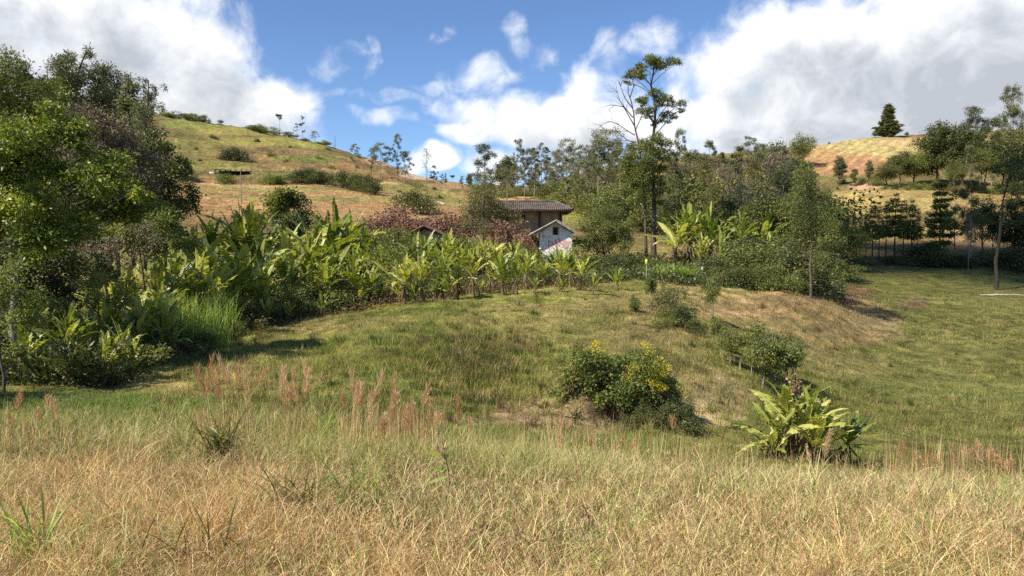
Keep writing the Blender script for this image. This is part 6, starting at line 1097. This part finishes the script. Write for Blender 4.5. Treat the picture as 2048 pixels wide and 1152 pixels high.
#@@SKY
def build_world():
    w = bpy.data.worlds.new("World"); SC.world = w; w.use_nodes = True; nt = w.node_tree; nt.nodes.clear(); L = nt.links
    out = N(nt, 'ShaderNodeOutputWorld'); bg = N(nt, 'ShaderNodeBackground'); bg.inputs[1].default_value = 0.125; L.new(bg.outputs[0], out.inputs[0])
    sky = N(nt, 'ShaderNodeTexSky'); sky.sky_type = 'NISHITA'; sky.sun_disc = False; sky.sun_elevation = math.asin(SUN[2]); sky.sun_rotation = math.atan2(SUN[0], SUN[1]); sky.altitude = 1800; sky.air_density = 1.0; sky.dust_density = 0.4; sky.ozone_density = 2.0
    tc = N(nt, 'ShaderNodeTexCoord')
    def math_(op, a, b=None, c=None, clamp=False):
        n = N(nt, 'ShaderNodeMath', operation=op); n.use_clamp = clamp
        for i, v in enumerate((a, b, c)):
            if v is None: continue
            if isinstance(v, (int, float)): n.inputs[i].default_value = v
            else: L.new(v, n.inputs[i])
        return n.outputs[0]
    sep = N(nt, 'ShaderNodeSeparateXYZ'); L.new(tc.outputs['Generated'], sep.inputs[0]); x, y, z = sep.outputs
    az = math_('ARCTAN2', x, y); el = math_('ARCSINE', z)
    # work in degrees of azimuth / elevation
    az = math_('MULTIPLY', az, 57.2958); el = math_('MULTIPLY', el, 57.2958)
    def ang(px, py):
        d = world_at(px, py, 1.0) - CAM; d /= np.linalg.norm(d); return math.degrees(math.atan2(d[0], d[1])), math.degrees(math.asin(d[2]))
    BL = [ # px, py, rx, ry, weight   (soft ellipses of cloud, laid out on the sky by direction)
      (60, 60, 430, 190, 1.0), (340, 130, 190, 110, 1.0), (470, 220, 190, 95, 1.0), (200, 230, 420, 130, 1.0), (420, 60, 90, 50, .5),
      (1850, 130, 420, 170, 1.15), (1600, 130, 260, 120, 1.0), (1950, 40, 330, 100, 1.0), (1560, 250, 260, 110, 1.0), (1900, 290, 350, 130, 1.1), (2600, 200, 600, 400, 1.0), (-500, 150, 500, 300, 1.0),
      (1200, 190, 110, 75, .72), (1150, 250, 260, 66, .95), (1010, 225, 170, 46, .72), (960, 265, 140, 30, .7), (1230, 110, 60, 75, .45), (1350, 270, 150, 60, .8), (1400, 170, 90, 70, .6),
      (875, 325, 66, 34, 1.0), (985, 345, 70, 40, .8), (1100, 330, 200, 46, .6),
      (1020, 45, 46, 46, .5), (905, 62, 28, 26, .44), (690, 115, 80, 40, .38), (780, 190, 90, 26, .44), (765, 240, 60, 30, .52), (640, 240, 50, 22, .36), (960, 160, 90, 46, .50), (745, 95, 30, 28, .42), (1060, 110, 60, 40, .4), (860, 170, 60, 20, .35), (1300, 60, 70, 40, .4),
    ]
    def density(dx, dy, detail):
        a = math_('ADD', az, dx); e = math_('ADD', el, dy); cur = None
        cmb = N(nt, 'ShaderNodeCombineXYZ'); L.new(a, cmb.inputs[0]); L.new(e, cmb.inputs[1])
        wn = N(nt, 'ShaderNodeTexNoise'); wn.inputs['Scale'].default_value = .16; wn.inputs['Detail'].default_value = 3; L.new(cmb.outputs[0], wn.inputs['Vector'])
        wv = N(nt, 'ShaderNodeVectorMath', operation='MULTIPLY_ADD'); L.new(wn.outputs['Color'], wv.inputs[0]); wv.inputs[1].default_value = (7, 5, 0); wv.inputs[2].default_value = (-3.5, -2.5, 0)
        av = N(nt, 'ShaderNodeVectorMath', operation='ADD'); L.new(cmb.outputs[0], av.inputs[0]); L.new(wv.outputs[0], av.inputs[1])
        for (px, py, rx, ry, wt) in BL:
            a0, e0 = ang(px, py); ra = rx / F_PX * 57.3 * math.cos(math.radians(a0 if abs(a0) < 60 else 60)) ** 1; re = ry / F_PX * 57.3 * math.cos(math.radians(min(abs(a0), 50))) 
            s = N(nt, 'ShaderNodeVectorMath', operation='SUBTRACT'); L.new(av.outputs[0], s.inputs[0]); s.inputs[1].default_value = (a0, e0, 0)
            m = N(nt, 'ShaderNodeVectorMath', operation='MULTIPLY'); L.new(s.outputs[0], m.inputs[0]); m.inputs[1].default_value = (1 / ra, 1 / re, 0)
            l = N(nt, 'ShaderNodeVectorMath', operation='LENGTH'); L.new(m.outputs[0], l.inputs[0])
            v = N(nt, 'ShaderNodeMapRange'); v.interpolation_type = 'SMOOTHSTEP'; L.new(l.outputs['Value'], v.inputs[0]); v.inputs[1].default_value = 1.45; v.inputs[2].default_value = 0.35; v.inputs[3].default_value = 0; v.inputs[4].default_value = wt
            cur = v.outputs[0] if cur is None else math_('MAXIMUM', cur, v.outputs[0])
        n1 = N(nt, 'ShaderNodeTexNoise'); n1.inputs['Scale'].default_value = .30; n1.inputs['Detail'].default_value = detail; n1.inputs['Roughness'].default_value = .60; n1.inputs['Distortion'].default_value = .35; L.new(cmb.outputs[0], n1.inputs['Vector'])
        n2 = math_('SUBTRACT', n1.outputs[0], .5); return math_('MULTIPLY_ADD', n2, 1.35, cur)
    d0 = density(0, 0, 9); d1 = density(-1.3, 2.0, 5)
    cov = N(nt, 'ShaderNodeMapRange'); cov.interpolation_type = 'SMOOTHSTEP'; L.new(d0, cov.inputs[0]); cov.inputs[1].default_value = .22; cov.inputs[2].default_value = .92
    # thickness towards the light gives grey undersides
    sh = N(nt, 'ShaderNodeMapRange'); L.new(d1, sh.inputs[0]); sh.inputs[1].default_value = .35; sh.inputs[2].default_value = 1.2; sh.clamp = True
    cc = ramp(nt, [(0, (1.0, 1.0, 1.0)), (.35, (.84, .86, .88)), (.7, (.60, .63, .67)), (1.0, (.44, .47, .52))], sh.outputs[0])
    sc = N(nt, 'ShaderNodeMix', data_type='RGBA', blend_type='MULTIPLY'); sc.inputs[0].default_value = 1; L.new(cc, sc.inputs[6]); sc.inputs[7].default_value = (CLOUD, CLOUD, CLOUD, 1)
    mix = N(nt, 'ShaderNodeMix', data_type='RGBA'); L.new(cov.outputs[0], mix.inputs[0])
    tint = N(nt, 'ShaderNodeMix', data_type='RGBA', blend_type='MULTIPLY'); tint.inputs[0].default_value = 1; L.new(sky.outputs[0], tint.inputs[6]); tint.inputs[7].default_value = (.60, .70, .82, 1)
    L.new(tint.outputs[2], mix.inputs[6]); L.new(sc.outputs[2], mix.inputs[7]); L.new(mix.outputs[2], bg.inputs[0])
CLOUD = 6.3
build_world()

def shading_cloud():  # unseen gapped puffs, added to cast part shade on meadow and conifers
    c0 = np.array([55.0, 74.0, 0.0]) + SUN * 900; rng = np.random.default_rng(8); b = MB(); a = np.cross(SUN, [0, 0, 1.]); a /= np.linalg.norm(a)
    import bmesh
    for k in range(24):
        u = rng.uniform(-1, 1); v = rng.uniform(-1, 1) * math.sqrt(1 - u * u); c = c0 + np.array([u * 25, v * 16, rng.uniform(-3, 6)]); rr = rng.uniform(3.5, 6.0)
        bm = bmesh.new(); bmesh.ops.create_icosphere(bm, subdivisions=3, radius=1.0); V = np.array([q.co[:] for q in bm.verts]); T = np.array([[q.index for q in f.verts] for f in bm.faces]); bm.free()
        V = V * (1 + .5 * fbm(V[:, 0] * 3 + k, V[:, 1] * 3 + V[:, 2] * 2, k)[:, None]) * rr * [1.2, 1, .8]; b.add(V + c, None, T)
    o = b.build('cloud', noisemat('cloud_white', [(.3, (.78, .78, .78)), (.7, (.85, .85, .85))], .1, 1, 0), None, True); tag(o, 'unseen puffy cloud added behind the viewer to shade the meadow', 'cloud', None, 'stuff')
shading_cloud()
l = bpy.data.lights.new('sun', 'SUN'); l.energy = 5.0; l.angle = math.radians(0.53); l.color = (1.0, .93, .80); lo = bpy.data.objects.new('sun', l); COL.objects.link(lo)
from mathutils import Vector
lo.rotation_euler = Vector(SUN).to_track_quat('Z', 'Y').to_euler(); lo.location = tuple(SUN * 50)
cam = bpy.data.cameras.new('camera'); co = bpy.data.objects.new('camera', cam); COL.objects.link(co); SC.camera = co
co.location = tuple(CAM); co.rotation_euler = (PI / 2 - PITCH, 0, 0); cam.sensor_width = 36; cam.lens = 36 * F_PX / 2048; cam.clip_end = 5000; cam.clip_start = .05
vs = SC.view_settings; SC.display_settings.display_device = 'sRGB'; vs.view_transform = 'Standard'; vs.look = 'None'; vs.gamma = 1; vs.exposure = 0.68
cy = SC.cycles; cy.max_bounces = 5; cy.diffuse_bounces = 3; cy.transmission_bounces = 3; cy.transparent_max_bounces = 4; cy.caustics_reflective = False; cy.caustics_refractive = False; cy.use_denoising = False
